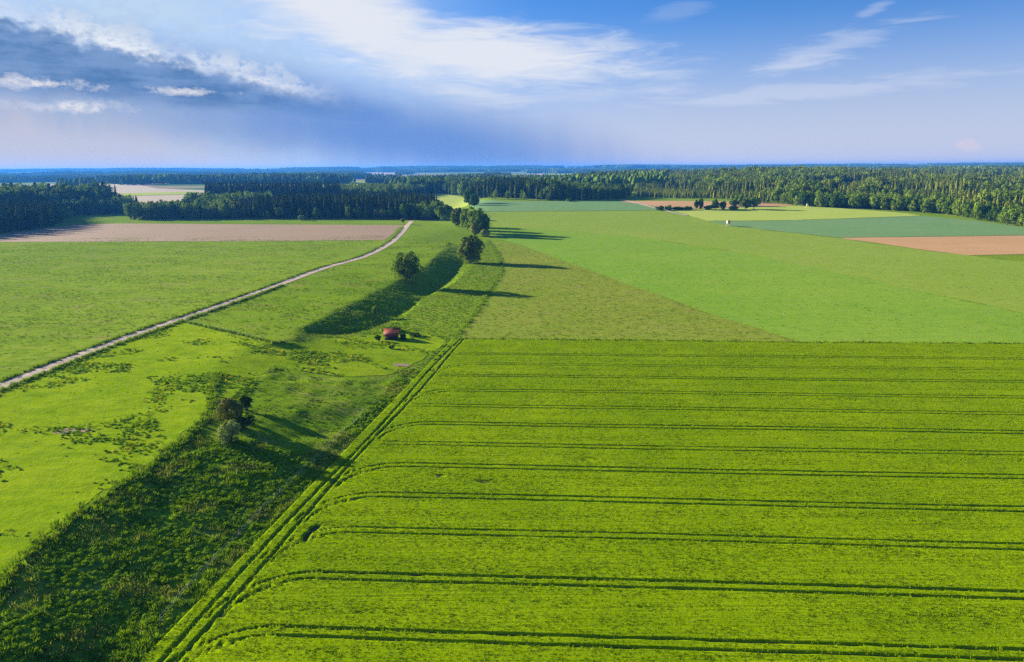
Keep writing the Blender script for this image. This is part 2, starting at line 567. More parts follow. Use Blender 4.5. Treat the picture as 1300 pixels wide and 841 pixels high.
def soil_mat(name, a, c, rot):
    m, b, out = material(name)
    P = pos(b)
    n1 = b.noise(P, 0.02, 5, 0.6)
    n2 = b.noise(b.mapping(P, (0.06, 1.0, 1.0), rot=(0, 0, rot)), 0.16, 5, 0.6)
    n3 = b.noise(P, 0.9, 5, 0.7)
    col = b.mix(b.ss(b.add(b.mul(n1, 0.5), b.mul(n2, 0.5)), 0.38, 0.62), a, c)
    finish(b, out, col, 0.95, b.add(n3, n2), 0.35, 0.3, 0.1)
    return m


def leaf_mat(name, a, c, tip=None, transl=0.25, nscale=0.35, lo=0.3, hi=0.7):
    m, b, out = material(name)
    r = b.n('ShaderNodeObjectInfo').outputs['Random']
    n1 = b.noise(b.n('ShaderNodeTexCoord').outputs['Object'], nscale, 4, 0.65)
    col = b.mix(b.ss(b.add(b.mul(n1, 0.7), b.mul(r, 0.3)), lo, hi), a, c)
    if tip is not None:
        col = b.mix(b.ss(b.noise(b.n('ShaderNodeTexCoord').outputs['Object'], nscale * 4, 3, 0.6), 0.55, 0.72, 0, 0.7), col, tip)
    col = b.mix(1.0, col, b.mix(r, (0.8, 0.82, 0.8), (1.15, 1.12, 1.0)), 'MULTIPLY')
    finish(b, out, col, 0.8, None, spec=0.0, transl=transl)
    return m


def plain_mat(name, a, c, scale=3.0, rough=0.8, bump=0.2, stretch=(1, 1, 1)):
    m, b, out = material(name)
    n = b.noise(b.mapping(b.n('ShaderNodeTexCoord').outputs['Object'], stretch), scale, 5, 0.6)
    finish(b, out, b.mix(b.ss(n, 0.3, 0.7), a, c), rough, n, bump, 0.03)
    return m


M_ground = None
M = {}
M['pasture'] = meadow_mat('pasture_grass', (0.215, 0.330, 0.006), (0.290, 0.390, 0.010), (0.140, 0.250, 0.008), 0.03, 0.12, bump=0.45, d_amt=0.6)
M['left_meadow'] = meadow_mat('left_meadow_grass', (0.205, 0.310, 0.020), (0.265, 0.360, 0.028), (0.330, 0.300, 0.090), 0.010, 0.07, streak_rot=0.2, d_amt=0.9, mott=0.85)
M['tan_meadow'] = meadow_mat('tan_meadow_grass', (0.220, 0.290, 0.026), (0.265, 0.305, 0.040), (0.285, 0.250, 0.065), 0.018, 0.09, streak_rot=0.05, d_amt=0.75)
M['green_meadow'] = meadow_mat('green_meadow_grass', (0.190, 0.340, 0.030), (0.245, 0.375, 0.038), (0.275, 0.325, 0.060), 0.010, 0.06, streak_rot=-0.3, d_amt=0.5, bump=0.4, mott=0.4)
M['olive_meadow'] = meadow_mat('olive_meadow_grass', (0.250, 0.350, 0.040), (0.280, 0.365, 0.050), (0.205, 0.340, 0.034), 0.010, 0.05, streak_rot=-0.25, d_amt=0.6, bump=0.4, mott=0.4)
M['blue_crop'] = meadow_mat('blue_green_crop', (0.175, 0.300, 0.115), (0.200, 0.325, 0.130), (0.225, 0.325, 0.120), 0.012, 0.05, streak_rot=0.05, d_amt=0.5, bump=0.2, mott=0.25, drill=0.8)
M['lime_crop'] = meadow_mat('lime_green_crop', (0.410, 0.490, 0.085), (0.450, 0.510, 0.100), (0.350, 0.450, 0.075), 0.012, 0.05, streak_rot=0.05, d_amt=0.4, bump=0.2, mott=0.2, drill=0.7)
M['soil_pink'] = soil_mat('ploughed_soil', (0.290, 0.200, 0.118), (0.325, 0.220, 0.130), 0.02)
M['soil_orange'] = soil_mat('orange_soil', (0.490, 0.285, 0.120), (0.540, 0.318, 0.142), -0.03)
M['soil_far'] = soil_mat('stubble', (0.40, 0.32, 0.20), (0.46, 0.37, 0.24), 0.1)
M['bare'] = soil_mat('bare_earth', (0.26, 0.17, 0.12), (0.33, 0.23, 0.16), 0.3)
M['gravel'] = soil_mat('gravel', (0.47, 0.36, 0.275), (0.60, 0.47, 0.37), 0.1)
M['road_mid'] = soil_mat('worn_road_middle', (0.36, 0.31, 0.20), (0.50, 0.40, 0.31), 1.45)
M['crop'] = leaf_mat('cereal_leaf', (0.190, 0.295, 0.001), (0.260, 0.365, 0.001), None, 0.35, 0.6)
M['tuft'] = leaf_mat('rank_grass', (0.130, 0.245, 0.004), (0.240, 0.365, 0.006), None, 0.3, 0.8)
M['tuft_dry'] = leaf_mat('dry_grass', (0.190, 0.265, 0.018), (0.275, 0.310, 0.040), None, 0.3, 0.8)
M['weed'] = leaf_mat('weed_leaf', (0.130, 0.250, 0.005), (0.220, 0.350, 0.008), None, 0.25, 0.8)
M['flower'] = leaf_mat('yellow_petals', (0.72, 0.64, 0.015), (0.85, 0.76, 0.03), None, 0.2, 0.8)
M['spruce'] = leaf_mat('spruce_needles', (0.022, 0.048, 0.010), (0.080, 0.110, 0.020), (0.14, 0.16, 0.03), 0.1, 0.25)
M['spruce_light'] = leaf_mat('young_spruce_needles', (0.130, 0.190, 0.018), (0.300, 0.330, 0.050), None, 0.15, 0.25)
M['leaf'] = leaf_mat('broad_leaf', (0.090, 0.175, 0.012), (0.205, 0.300, 0.028), None, 0.25, 0.3)
M['leaf_light'] = leaf_mat('light_broad_leaf', (0.140, 0.235, 0.014), (0.250, 0.335, 0.036), None, 0.3, 0.3)
M['leaf_dark'] = leaf_mat('dark_broad_leaf', (0.040, 0.090, 0.010), (0.100, 0.165, 0.020), None, 0.2, 0.3)
M['leaf_lone'] = leaf_mat('lone_tree_leaf', (0.070, 0.140, 0.012), (0.170, 0.250, 0.028), None, 0.25, 0.35)
M['leaf_olive'] = leaf_mat('olive_leaf', (0.125, 0.180, 0.014), (0.235, 0.285, 0.032), None, 0.25, 0.4)
M['leaf_brown'] = leaf_mat('brownish_leaf', (0.150, 0.170, 0.024), (0.250, 0.245, 0.055), (0.15, 0.26, 0.025), 0.2, 0.6)
M['leaf_grey'] = leaf_mat('greyish_leaf', (0.170, 0.245, 0.045), (0.280, 0.340, 0.100), (0.12, 0.23, 0.02), 0.2, 0.6)
M['bark'] = plain_mat('bark', (0.07, 0.052, 0.040), (0.15, 0.115, 0.09), 4, 0.95, 0.4, (1, 1, 0.3))
M['bark_pale'] = plain_mat('pale_bark', (0.20, 0.15, 0.11), (0.32, 0.25, 0.19), 4, 0.95, 0.4, (1, 1, 0.3))
M['wood'] = plain_mat('weathered_wood', (0.20, 0.15, 0.11), (0.33, 0.27, 0.21), 5, 0.9, 0.3, (1, 1, 0.2))
M['wood_pale'] = plain_mat('pale_boards', (0.50, 0.38, 0.33), (0.66, 0.54, 0.48), 5, 0.85, 0.2, (1, 1, 0.2))
M['wood_dark'] = plain_mat('dark_boards', (0.05, 0.04, 0.032), (0.10, 0.08, 0.065), 5, 0.9, 0.3, (1, 1, 0.2))
M['roof_red'] = plain_mat('rusty_red_roof', (0.21, 0.034, 0.020), (0.33, 0.070, 0.042), 2.0, 0.6, 0.3, (4, 1, 1))
M['tile'] = plain_mat('red_tiles', (0.45, 0.12, 0.08), (0.55, 0.18, 0.12), 0.6, 0.8)
M['plaster'] = plain_mat('white_plaster', (0.70, 0.69, 0.66), (0.80, 0.79, 0.77), 0.3, 0.9)
M['hall'] = plain_mat('white_cladding', (0.74, 0.75, 0.76), (0.82, 0.83, 0.84), 0.1, 0.7)
M['dark_gap'] = plain_mat('dark_opening', (0.02, 0.02, 0.02), (0.04, 0.035, 0.03), 2, 0.8)
M['wire'] = plain_mat('pale_fence_tape', (0.55, 0.55, 0.50), (0.65, 0.65, 0.6), 2, 0.6)

# the ground: rough grass near, a patchwork of far fields beyond
m_, b, out = material('rough_grass')
P_ = pos(b)
sp = b.n('ShaderNodeSeparateXYZ')
b.put(sp.inputs[0], P_)
n1, n2, n4 = b.noise(P_, 0.014, 5, 0.6), b.noise(P_, 0.10, 6, 0.68), b.noise(P_, 1.0, 5, 0.7)
n3 = b.noise(b.mapping(P_, (0.35, 1.0, 1.0), rot=(0, 0, 0.4)), 0.20, 6, 0.7)
near = b.mix(b.ss(b.add(b.mul(n1, 0.5), b.mul(n2, 0.5)), 0.38, 0.62), (0.145, 0.260, 0.008), (0.210, 0.320, 0.012))
near = b.mix(b.ss(n3, 0.46, 0.72, 0, 0.8), near, (0.270, 0.265, 0.060))
near = b.mix(b.ss(n4, 0.3, 0.75, 0.0, 0.5), near, b.mix(1.0, near, (0.55, 0.6, 0.5), 'MULTIPLY'))
vor = b.n('ShaderNodeTexVoronoi')
b.put(vor.inputs['Vector'], b.mapping(P_, (1, 1, 0)))
vor.inputs['Scale'].default_value = 0.0032
vs_ = b.n('ShaderNodeSeparateColor')
b.put(vs_.inputs[0], vor.outputs['Color'])
farc = b.mix(b.ss(vs_.outputs[0], 0.55, 0.60), (0.120, 0.205, 0.045), (0.330, 0.270, 0.160))
farc = b.mix(b.ss(vs_.outputs[1], 0.62, 0.66), farc, (0.210, 0.290, 0.060))
col = b.mix(b.ss(sp.outputs[1], 1150, 1300), near, farc)
h_ = b.add(b.mul(n4, 0.7), b.add(b.mul(n2, 1.2), b.mul(b.noise(P_, 3.1, 3, 0.7), 0.4)))
finish(b, out, col, 1.0, h_, 0.5, 0.35, 0.0)
M['ground'] = m_

# ------------------------------------------------------------------ ground sheet
def grow(start, end, step, rate):
    out, v = [], start
    while v < end:
        v += max(step, step + rate * (v - start))
        out.append(v)
    return np.array(out)


xs = np.concatenate([-(grow(160, 13000, 3, 0.045))[::-1], np.arange(GW) + GX0, grow(40, 13000, 3, 0.045)])
ys = np.concatenate([[-600, -250, -80, 0, 30], np.arange(GH) + GY0, grow(500, 13000, 3, 0.02)])
XX, YY = np.meshgrid(xs, ys)
ZZ = tz(XX, np.maximum(YY, 50))
V = np.c_[XX.ravel(), YY.ravel(), ZZ.ravel()]
ny, nx = XX.shape
idx = np.arange(nx * ny).reshape(ny, nx)
Q = np.c_[idx[:-1, :-1].ravel(), idx[:-1, 1:].ravel(), idx[1:, 1:].ravel(), idx[1:, :-1].ravel()]
tag(link(bpy.data.objects.new('ground', mesh_np('ground', V, Q, None, M['ground'], True))), kind='structure')


def sheet(name, plan, off, step, mat, kind='structure', jag=0.0):
    """a field or patch: a plan outline laid on the ground"""
    Pb = np.array(resample(plan, step))
    if jag:
        Pb = Pb + jag * np.c_[vnoise(Pb[:, 0], Pb[:, 1], step * 2.5, 23, 2) - 0.5, vnoise(Pb[:, 0], Pb[:, 1], step * 2.5, 29, 2) - 0.5]
    Pb = [tuple(p) for p in Pb]
    A = np.array(Pb)
    gxx, gyy = np.meshgrid(np.arange(A[:, 0].min(), A[:, 0].max(), step) + step * 0.5, np.arange(A[:, 1].min(), A[:, 1].max(), step) + step * 0.5)
    gxx, gyy = gxx.ravel(), gyy.ravel()
    ok = inpoly(gxx, gyy, Pb)
    gxx, gyy = gxx[ok], gyy[ok]
    d2 = np.full(len(gxx), 1e9)
    for q in A:
        d2 = np.minimum(d2, (gxx - q[0]) ** 2 + (gyy - q[1]) ** 2)
    ok = d2 > (0.45 * step) ** 2
    pts = [Vector((float(p[0]), float(p[1]))) for p in Pb] + [Vector((float(a), float(c))) for a, c in zip(gxx[ok], gyy[ok])]
    n = len(Pb)
    vo, eo, fo, *_r = delaunay_2d_cdt(pts, [(i, (i + 1) % n) for i in range(n)], [], 1, 1e-4)
    vx = np.array([(v.x, v.y) for v in vo])
    V = np.c_[vx, tz(vx[:, 0], vx[:, 1]) + off]
    T = []
    for f in fo:
        f = list(f)
        (ax, ay), (bx, by), (cx, cy) = vx[f[0]], vx[f[1]], vx[f[2]]
        T.append(f if (bx - ax) * (cy - ay) - (by - ay) * (cx - ax) > 0 else f[::-1])
    return tag(link(bpy.data.objects.new(name, mesh_np(name, V, None, T, mat, True))), kind=kind)


def ground_px(L):
    return [at(u, v)[:2] for u, v in L]


# right-hand meadows and fields
m1_r = [(626, 303), (660, 311), (720, 333), (800, 362), (900, 398), (1022, 436.3)]
top_r = [(850, 267.5), (925, 287), (1060, 302.5), (1230, 325), (1300, 333), (1460, 350)]
tan_meadow = ground_px([(585, 431), (610, 398), (630, 368), (640, 345), (637, 325), (628, 306)] + m1_r[1:] + [(800, 435)])
sheet('tan_meadow', tan_meadow, 0.05, 3.5, M['tan_meadow'], jag=3.5)
olive_lo = [(640, 286), (800, 300), (950, 322), (1110, 356), (1300, 399), (1460, 436)]
sheet('green_meadow', ground_px([(627, 302.5), (622, 288)] + olive_lo + [(1460, 438.5), (1300, 437.5), (1023, 436.3)] + m1_r[1:-1][::-1]), 0.07, 6, M['green_meadow'], jag=3.5)
sheet('olive_meadow', ground_px([(622, 287.5), (612, 270)] + top_r + olive_lo[1:][::-1]), 0.09, 7, M['olive_meadow'], jag=9)
sheet('blue_green_field', ground_px([(610, 269.5), (850, 267), (828, 262), (778, 255.5), (640, 256), (600, 256.5), (596, 262)]), 0.14, 9, M['blue_crop'], jag=4)
sheet('brown_field', ground_px([(783, 255.5), (860, 255.5), (965, 256.5), (1012, 261), (960, 263), (845, 266), (832, 262.5)]), 0.14, 9, M['soil_orange'], jag=4)
sheet('lime_field', ground_px([(852, 267), (960, 263.5), (1012, 261.5), (1070, 265), (1150, 271), (1172, 274), (1120, 276), (1000, 280), (898, 281)]), 0.14, 9, M['lime_crop'], jag=4)
sheet('blue_green_strip', ground_px([(899, 281.5), (1000, 280.4), (1120, 276.3), (1172, 274.4), (1240, 281), (1320, 292), (1380, 297), (1300, 299), (1065, 302), (928, 287)]), 0.15, 8, M['blue_crop'], jag=4)
sheet('orange_field', ground_px([(1065, 302.5), (1300, 299.4), (1460, 297), (1460, 330), (1300, 323), (1228, 324.6)]), 0.15, 8, M['soil_orange'], jag=4)
# left
road_px = [(-70, 519), (0, 491.5), (86, 457.5), (162, 429), (228, 406), (330, 370.5), (409, 341.5), (462, 326), (493, 310.5), (508, 298), (517, 287), (523, 281)]
road = smooth_line(ground_px(road_px), 2.0)


def ribbon_edges(line, half):
    d = np.gradient(line, axis=0)
    d /= np.linalg.norm(d, axis=1)[:, None]
    nrm = np.c_[-d[:, 1], d[:, 0]]
    hw = half if np.ndim(half) else np.full(len(line), half)
    return line + nrm * hw[:, None], line - nrm * hw[:, None]


def ribbon(name, line, half, off, mat, crown=0.0):
    a, c = ribbon_edges(line, half)
    rows = [a, a * 0.75 + c * 0.25, line, a * 0.25 + c * 0.75, c]
    n = len(line)
    V = np.concatenate([np.c_[r, tz(r[:, 0], r[:, 1]) + off + crown * k] for r, k in zip(rows, (0, .7, 1, .7, 0))])
    Q = [(k * n + i, (k + 1) * n + i, (k + 1) * n + i + 1, k * n + i + 1) for k in range(4) for i in range(n - 1)]
    return tag(link(bpy.data.objects.new(name, mesh_np(name, V, Q, None, mat, True))), kind='structure')


wob = 2.25 + 0.35 * (vnoise(np.arange(len(road)), np.zeros(len(road)), 6, 2) - 0.5)
ribbon('gravel_road', road, wob, 0.09, M['gravel'], 0.06)
ribbon('grass_strip', road[: int(len(road) * 0.8)], 0.30 + 0.25 * (vnoise(np.arange(int(len(road) * 0.8)), np.zeros(int(len(road) * 0.8)), 3, 8) - 0.5), 0.165, M['road_mid'])
track = smooth_line(ground_px([(790, 254), (822, 262), (838, 266), (852, 269.5), (872, 274)]), 8)
ribbon('farm_track', track, 2.0, 0.3, M['gravel'])
rl, rr = ribbon_edges(road, 2.6)
left_edge = [tuple(p) for p in rl[::6]]
right_edge = [tuple(p) for p in rr[::6]]
soil_b = ground_px([(-120, 309), (0, 308), (300, 307), (490, 305.5)])
keepL = [p for p in left_edge if p[1] < 560 and p[1] > 90]
sheet('left_meadow', soil_b[:1] + soil_b[1:] + keepL[::-1] + [(-430, 100), (-430, 560)], 0.05, 8, M['left_meadow'])
sheet('ploughed_field', ground_px([(-120, 308.6), (0, 307.6), (300, 306.6), (488, 305.2), (512, 286.2), (300, 285), (150, 284), (95, 285.5), (0, 297.5), (-120, 309 - 4)]), 0.07, 8, M['soil_pink'], jag=4)
past = [p for p in right_edge if p[1] < at(228, 407)[1]]
pasture = [(x, y) for x, y in past] + [atz(u, v, HP) for u, v in ((232, 408), (300, 425), (345, 435), (369, 433))] + ground_px([(385, 434), (415, 430), (450, 428), (480, 425), (515, 420), (545, 425), (566, 432.5), (561, 440), (530, 460), (498, 475), (460, 479), (420, 478), (380, 471), (347, 465), (322, 483), (294, 505)]) + [atz(u, v, HP) for u, v in ((259, 530), (235, 550), (203, 577), (172, 600), (132, 626), (93, 653), (46, 689), (-5, 736), (-60, 790))]
pasture_poly = pasture
sheet('pasture', pasture, 0.06, 1.7, M['pasture'], jag=2.2)
sheet('far_stubble_field', ground_px([(98, 231), (118, 229.5), (200, 240), (260, 242), (300, 246), (240, 258), (190, 262), (150, 252), (120, 243)]), 0.5, 25, M['soil_far'])
sheet('far_lime_field', ground_px([(150, 246.5), (250, 244), (250, 247), (152, 250)]), 0.9, 25, M['lime_crop'])
sheet('far_green_field', ground_px([(405, 236), (445, 231), (480, 231), (470, 239), (410, 240)]), 0.5, 25, M['lime_crop'])
FAR_FIELDS = [([(-40, 236.5), (60, 235), (96, 233), (98, 237), (40, 240), (-40, 243)], 'soil_far'), ([(640, 221.3), (690, 220.6), (692, 223.6), (645, 224.8)], 'soil_far'), ([(690, 221), (735, 220.4), (740, 222.6), (694, 223.2)], 'lime_crop'),
              ([(715, 226.2), (772, 225.4), (775, 228.6), (722, 229.4)], 'lime_crop'), ([(340, 221.2), (395, 220.8), (398, 223.2), (342, 223.8)], 'lime_crop'), ([(455, 219.5), (505, 219.2), (508, 221.6), (458, 222)], 'soil_far'), ([(230, 223.5), (300, 222.6), (302, 225), (232, 226)], 'lime_crop'), ([(10, 226), (75, 225), (78, 227.6), (12, 228.8)], 'lime_crop')]
far_plans = []
for L_, mk in FAR_FIELDS:
    pl_ = ground_px(L_)
    far_plans.append(pl_)
    sheet('far_field', pl_, 1.2, 60, M[mk], jag=25)
sheet('clearing_meadow', ground_px([(533, 245.5), (560, 246), (588, 250.5), (600, 256), (592, 262), (576, 266), (568, 262), (556, 256), (540, 250)]), 0.12, 9, M['lime_crop'])
for i, (u, v, a, c) in enumerate(((281, 511, 3.2, 1.3), (510, 464, 2.6, 1.6), (92, 548, 4.0, 1.6))):
    x, y, z = at(u, v)
    sheet('bare_patch', [(x + a * math.cos(t) * (0.8 + 0.35 * random.random()), y + c * math.sin(t) * (0.8 + 0.35 * random.random())) for t in np.linspace(0, 6.28, 15)[:-1]], 0.09, 1.0, M['bare'])


# ------------------------------------------------------------------ scattering
def proto(name, me):
    return bpy.data.objects.new(name, me)          # never linked: only a source for the stuff below


def scatter(name, P, rot, scl, kind, protos, label, cat):
    me = bpy.data.meshes.new(name)
    P = np.asarray(P, np.float32)
    me.vertices.add(len(P))
    me.vertices.foreach_set('co', P.ravel())
    for an, ty, da in (('rot', 'FLOAT_VECTOR', rot), ('scl', 'FLOAT_VECTOR', scl), ('kindex', 'INT', kind)):
        at_ = me.attributes.new(an, ty, 'POINT')
        da = np.asarray(da, np.int32 if ty == 'INT' else np.float32)
        at_.data.foreach_set('value' if ty == 'INT' else 'vector', da.ravel())
    o = link(bpy.data.objects.new(name, me))
    ng = bpy.data.node_groups.new(name + '_scatter', 'GeometryNodeTree')
    ng.interface.new_socket('Geometry', in_out='INPUT', socket_type='NodeSocketGeometry')
    ng.interface.new_socket('Geometry', in_out='OUTPUT', socket_type='NodeSocketGeometry')
    N, L = ng.nodes, ng.links
    gi, go, jn = N.new('NodeGroupInput'), N.new('NodeGroupOutput'), N.new('GeometryNodeJoinGeometry')

    def attr(an, ty):
        a = N.new('GeometryNodeInputNamedAttribute')
        a.data_type = ty
        a.inputs[0].default_value = an
        return a.outputs[0]
    ra, sa, ka = attr('rot', 'FLOAT_VECTOR'), attr('scl', 'FLOAT_VECTOR'), attr('kindex', 'INT')
    er = N.new('FunctionNodeEulerToRotation')
    L.new(ra, er.inputs[0])
    for k, p in enumerate(protos):
        ip, oi, cp = N.new('GeometryNodeInstanceOnPoints'), N.new('GeometryNodeObjectInfo'), N.new('FunctionNodeCompare')
        cp.data_type, cp.operation = 'INT', 'EQUAL'
        L.new(ka, cp.inputs[2]); cp.inputs[3].default_value = k
        oi.inputs[0].default_value = p
        oi.inputs[1].default_value = True
        L.new(gi.outputs[0], ip.inputs['Points'])
        L.new(cp.outputs[0], ip.inputs['Selection'])
        L.new(oi.outputs['Geometry'], ip.inputs['Instance'])
        L.new(er.outputs[0], ip.inputs['Rotation'])
        L.new(sa, ip.inputs['Scale'])
        L.new(ip.outputs[0], jn.inputs[0])
    L.new(jn.outputs[0], go.inputs[0])
    md = o.modifiers.new('scatter', 'NODES')
    md.node_group = ng
    return tag(o, label, cat, None, 'stuff')


def blades(n, hgt, spread, wid, rng, lean=0.5):
    V, Q, T = [], [], []
    for i in range(n):
        a, r = rng.uniform(0, 6.28), spread * math.sqrt(rng.uniform(0, 1))
        bx, by = r * math.cos(a), r * math.sin(a)
        da = a + rng.normal(0, 0.9)
        h = hgt * rng.uniform(0.6, 1.1)
        ln = lean * h * rng.uniform(0.3, 1.2)
        px, py = -math.sin(da) * wid / 2, math.cos(da) * wid / 2
        dx, dy = math.cos(da) * ln, math.sin(da) * ln
        k = len(V)
        V += [(bx - px, by - py, -0.05), (bx + px, by + py, -0.05), (bx + dx * .35 + px * .9, by + dy * .35 + py * .9, h * .62), (bx + dx * .35 - px * .9, by + dy * .35 - py * .9, h * .62), (bx + dx, by + dy, h)]
        Q.append((k, k + 1, k + 2, k + 3)); T.append((k + 3, k + 2, k + 4))
    return V, Q, T


def leaf_quads(C_, Nn, size, rng, aspect=0.7):
    """small leaf faces at centres C_ facing roughly Nn"""
    n = len(C_)
    Nn = Nn + rng.normal(0, 0.45, (n, 3))
    Nn /= np.linalg.norm(Nn, axis=1)[:, None]
    r = rng.normal(0, 1, (n, 3))
    a = np.cross(Nn, r); a /= np.linalg.norm(a, axis=1)[:, None] + 1e-9
    c = np.cross(Nn, a)
    s = size * rng.uniform(0.6, 1.25, (n, 1))
    V = np.stack([C_ - a * s, C_ - c * s * aspect, C_ + a * s, C_ + c * s * aspect], 1).reshape(-1, 3)
    Q = np.arange(n * 4).reshape(n, 4)
    return V, Q


rg = np.random.default_rng(3)
P_tuft = [proto('grass_tuft', mesh_np('grass_tuft', *blades(14, 0.62, 0.30, 0.09, rg), M['tuft'])) for _ in range(3)]
P_dry = [proto('dry_tuft', mesh_np('dry_tuft', *blades(12, 0.60, 0.30, 0.07, rg), M['tuft_dry'])) for _ in range(2)]
P_weed = []
for _ in range(2):
    n = 46
    d = rg.normal(0, 1, (n, 3)); d[:, 2] = np.abs(d[:, 2]) * 0.8 + 0.1
    d /= np.linalg.norm(d, axis=1)[:, None]
    V_, Q_ = leaf_quads(d * np.array([0.42, 0.42, 0.36]) * rg.uniform(0.6, 1, (n, 1)), d + np.array([0, 0, 0.4]), 0.13, rg)
    P_weed.append(proto('weed_clump', mesh_np('weed_clump', V_, Q_, None, M['weed'])))
V_, Q_ = leaf_quads(np.c_[rg.normal(0, 0.28, (22, 2)), rg.uniform(0.42, 0.62, 22)], np.tile((0, -0.2, 1.0), (22, 1)), 0.085, rg, 0.9)
Vb, Qb, Tb = blades(10, 0.5, 0.3, 0.07, rg)
Vf = np.concatenate([V_, np.array(Vb)])
Qf = np.concatenate([Q_, np.array(Qb) + len(V_)])
P_flower = [proto('flower_tuft', mesh_np('flower_tuft', Vf, Qf, np.array(Tb) + len(V_), [M['flower'], M['tuft']], False, [0] * len(Q_) + [1] * (len(Qb) + len(Tb))))]


def scatter_in(plan, per_m2, keep=None, seed=0):
    r_ = np.random.default_rng(seed)
    A = np.array(plan)
    x0, x1, y0, y1 = A[:, 0].min(), A[:, 0].max(), A[:, 1].min(), A[:, 1].max()
    n = int((x1 - x0) * (y1 - y0) * per_m2)
    x, y = r_.uniform(x0, x1, n), r_.uniform(y0, y1, n)
    ok = inpoly(x, y, plan)
    x, y = x[ok], y[ok]
    if keep is not None:
        ok = keep(x, y, r_)
        x, y = x[ok], y[ok]
    return x, y


def put_tufts(name, x, y, s0, s1, kinds, protos, label, cat, off=0.0, seed=1, flat=1.0):
    r_ = np.random.default_rng(seed)
    n = len(x)
    s = r_.uniform(s0, s1, n)
    sc_ = np.c_[s, s, s * r_.uniform(0.8, 1.2, n) * flat]
    rot = np.c_[r_.normal(0, 0.08, (n, 2)), r_.uniform(0, 6.28, n)]
    return scatter(name, np.c_[x, y, tz(x, y) + off], rot, sc_, kinds, protos, label, cat)


# rank grass of the hollow and the bank
bush_xy2 = at(292, 545)[:2]
bank = lip + right_lip + crop_edge[1:]
upper_bowl = [atz(u, v, 1.5) for u, v in ((312, 525), (330, 485), (370, 468), (430, 470), (505, 470), (470, 510), (400, 568), (352, 575), (325, 560))]
bx, by = scatter_in(bank, 5.0, lambda x, y, r: (y > 52) & (y < 470) & ~inpoly(x + r.normal(0, 0.5, len(x)), y, pasture_poly) & (r.uniform(0, 1, len(x)) < np.where(inpoly(x, y, terrace), 0.35, 1)) & (np.hypot(x - bush_xy2[0], y - bush_xy2[1]) > 5.5) & (r.uniform(0, 1, len(x)) < np.clip(1.35 - y / 330, 0.25, 1) * (0.1 + 0.9 * vnoise(x, y, 6, 21, 3)) * np.where(inpoly(x, y, upper_bowl), 0.30, 1.0)), 5)
nz = vnoise(bx, by, 5, 31, 2)
kk = np.where(nz > 0.60, 3, np.where(nz < 0.40, 5, RNG.integers(0, 3, len(bx))))
kk = np.where((kk == 3) & (RNG.uniform(0, 1, len(bx)) < 0.5), 4, kk)
put_tufts('rank_grass', bx, by, np.where(by > 190, 0.45, np.where(inpoly(bx, by, upper_bowl), 0.35, 0.6)), np.where(by > 190, 0.9, np.where(inpoly(bx, by, upper_bowl), 0.75, 1.45)), kk, P_tuft + P_dry + P_weed[:1], 'rank dark green grass and weeds covering the shaded bank and hollow', 'grass', seed=2, flat=0.72)

# pasture tussocks, weeds and yellow flowers
bush_xy = at(286, 528)[:2]
def pasture_keep(x, y, r):
    d = vnoise(x * 0.7 + y * 0.25, y, 9, 41, 3)
    return r.uniform(0, 1, len(x)) < np.clip((d - 0.51) * 6, 0.02, 0.85) * np.where(np.hypot(x - bush_xy[0], y - bush_xy[1]) < 13, 0.03, 1.0) * np.where(y > 205, 0.6, 1.0)
px_, py_ = scatter_in(pasture_poly, 2.6, pasture_keep, 6)
fl = vnoise(px_, py_, 7, 51, 2) > 0.52
kk = np.where(fl & (RNG.uniform(0, 1, len(px_)) < 0.34), 5, np.where(RNG.uniform(0, 1, len(px_)) < 0.6, 3 + RNG.integers(0, 2, len(px_)), RNG.integers(0, 3, len(px_))))
put_tufts('pasture_weeds', px_, py_, np.where(vnoise(px_ * .7 + py_ * .25, py_, 9, 41, 3) < .51, 0.25, 0.5), np.where(vnoise(px_ * .7 + py_ * .25, py_, 9, 41, 3) < .51, 0.6, 1.0), kk, P_tuft + P_weed + P_flower, 'clumps of weeds and yellow flowers in the bright green pasture', 'weeds', seed=3)

# tussocks of the rough meadows either side of the road and on the right
lm = [(-330, 150)] + keepL + soil_b[::-1]
mx, my = scatter_in([(-340, 130), (-120, 130), (-95, 560), (-340, 560)], 0.40, lambda x, y, r: inpoly(x, y, [(-340, 130)] + keepL + [(-340, 545)]) & (r.uniform(0, 1, len(x)) < np.clip((vnoise(x, y * 2.2, 26, 61, 3) - 0.36) * 3.2, 0.04, 1)), 8)
sx, sy = scatter_in([tuple(p) for p in lip[14:]] + [right_edge[-1]] + [p for p in right_edge[::-1] if p[1] > at(228, 407)[1]], 0.7, lambda x, y, r: (y < 520) & (r.uniform(0, 1, len(x)) < np.clip((vnoise(x, y * 1.6, 16, 63, 3) - 0.36) * 3.2, 0.06, 1)), 9)
tx, ty = scatter_in(tan_meadow, 0.22, None, 10)
strip = smooth_line(ground_px([(578, 428), (604, 399), (622, 368), (637, 345), (633, 325), (620, 306)]), 2)
gx2, gy2 = scatter_in([(0, 228), (260, 228), (330, 420), (-20, 420)], 0.05, lambda x, y, r: np.abs(x) < 0.8 * y, 16)
sx2, sy2 = scatter_in([tuple(p) for p in right_lip] + [tuple(p) for p in strip], 0.9, None, 17)
ax_, ay_ = np.concatenate([mx, sx, tx, gx2, sx2]), np.concatenate([my, sy, ty, gy2, sy2])
u_ = RNG.uniform(0, 1, len(ax_))
put_tufts('meadow_tussocks', ax_, ay_, 0.55, 1.15, np.where(u_ < 0.5, RNG.integers(0, 3, len(ax_)), 3 + RNG.integers(0, 2, len(ax_))), P_tuft + P_dry, 'tussocks of green and dry grass over the rough meadows', 'grass', seed=4, flat=0.55)

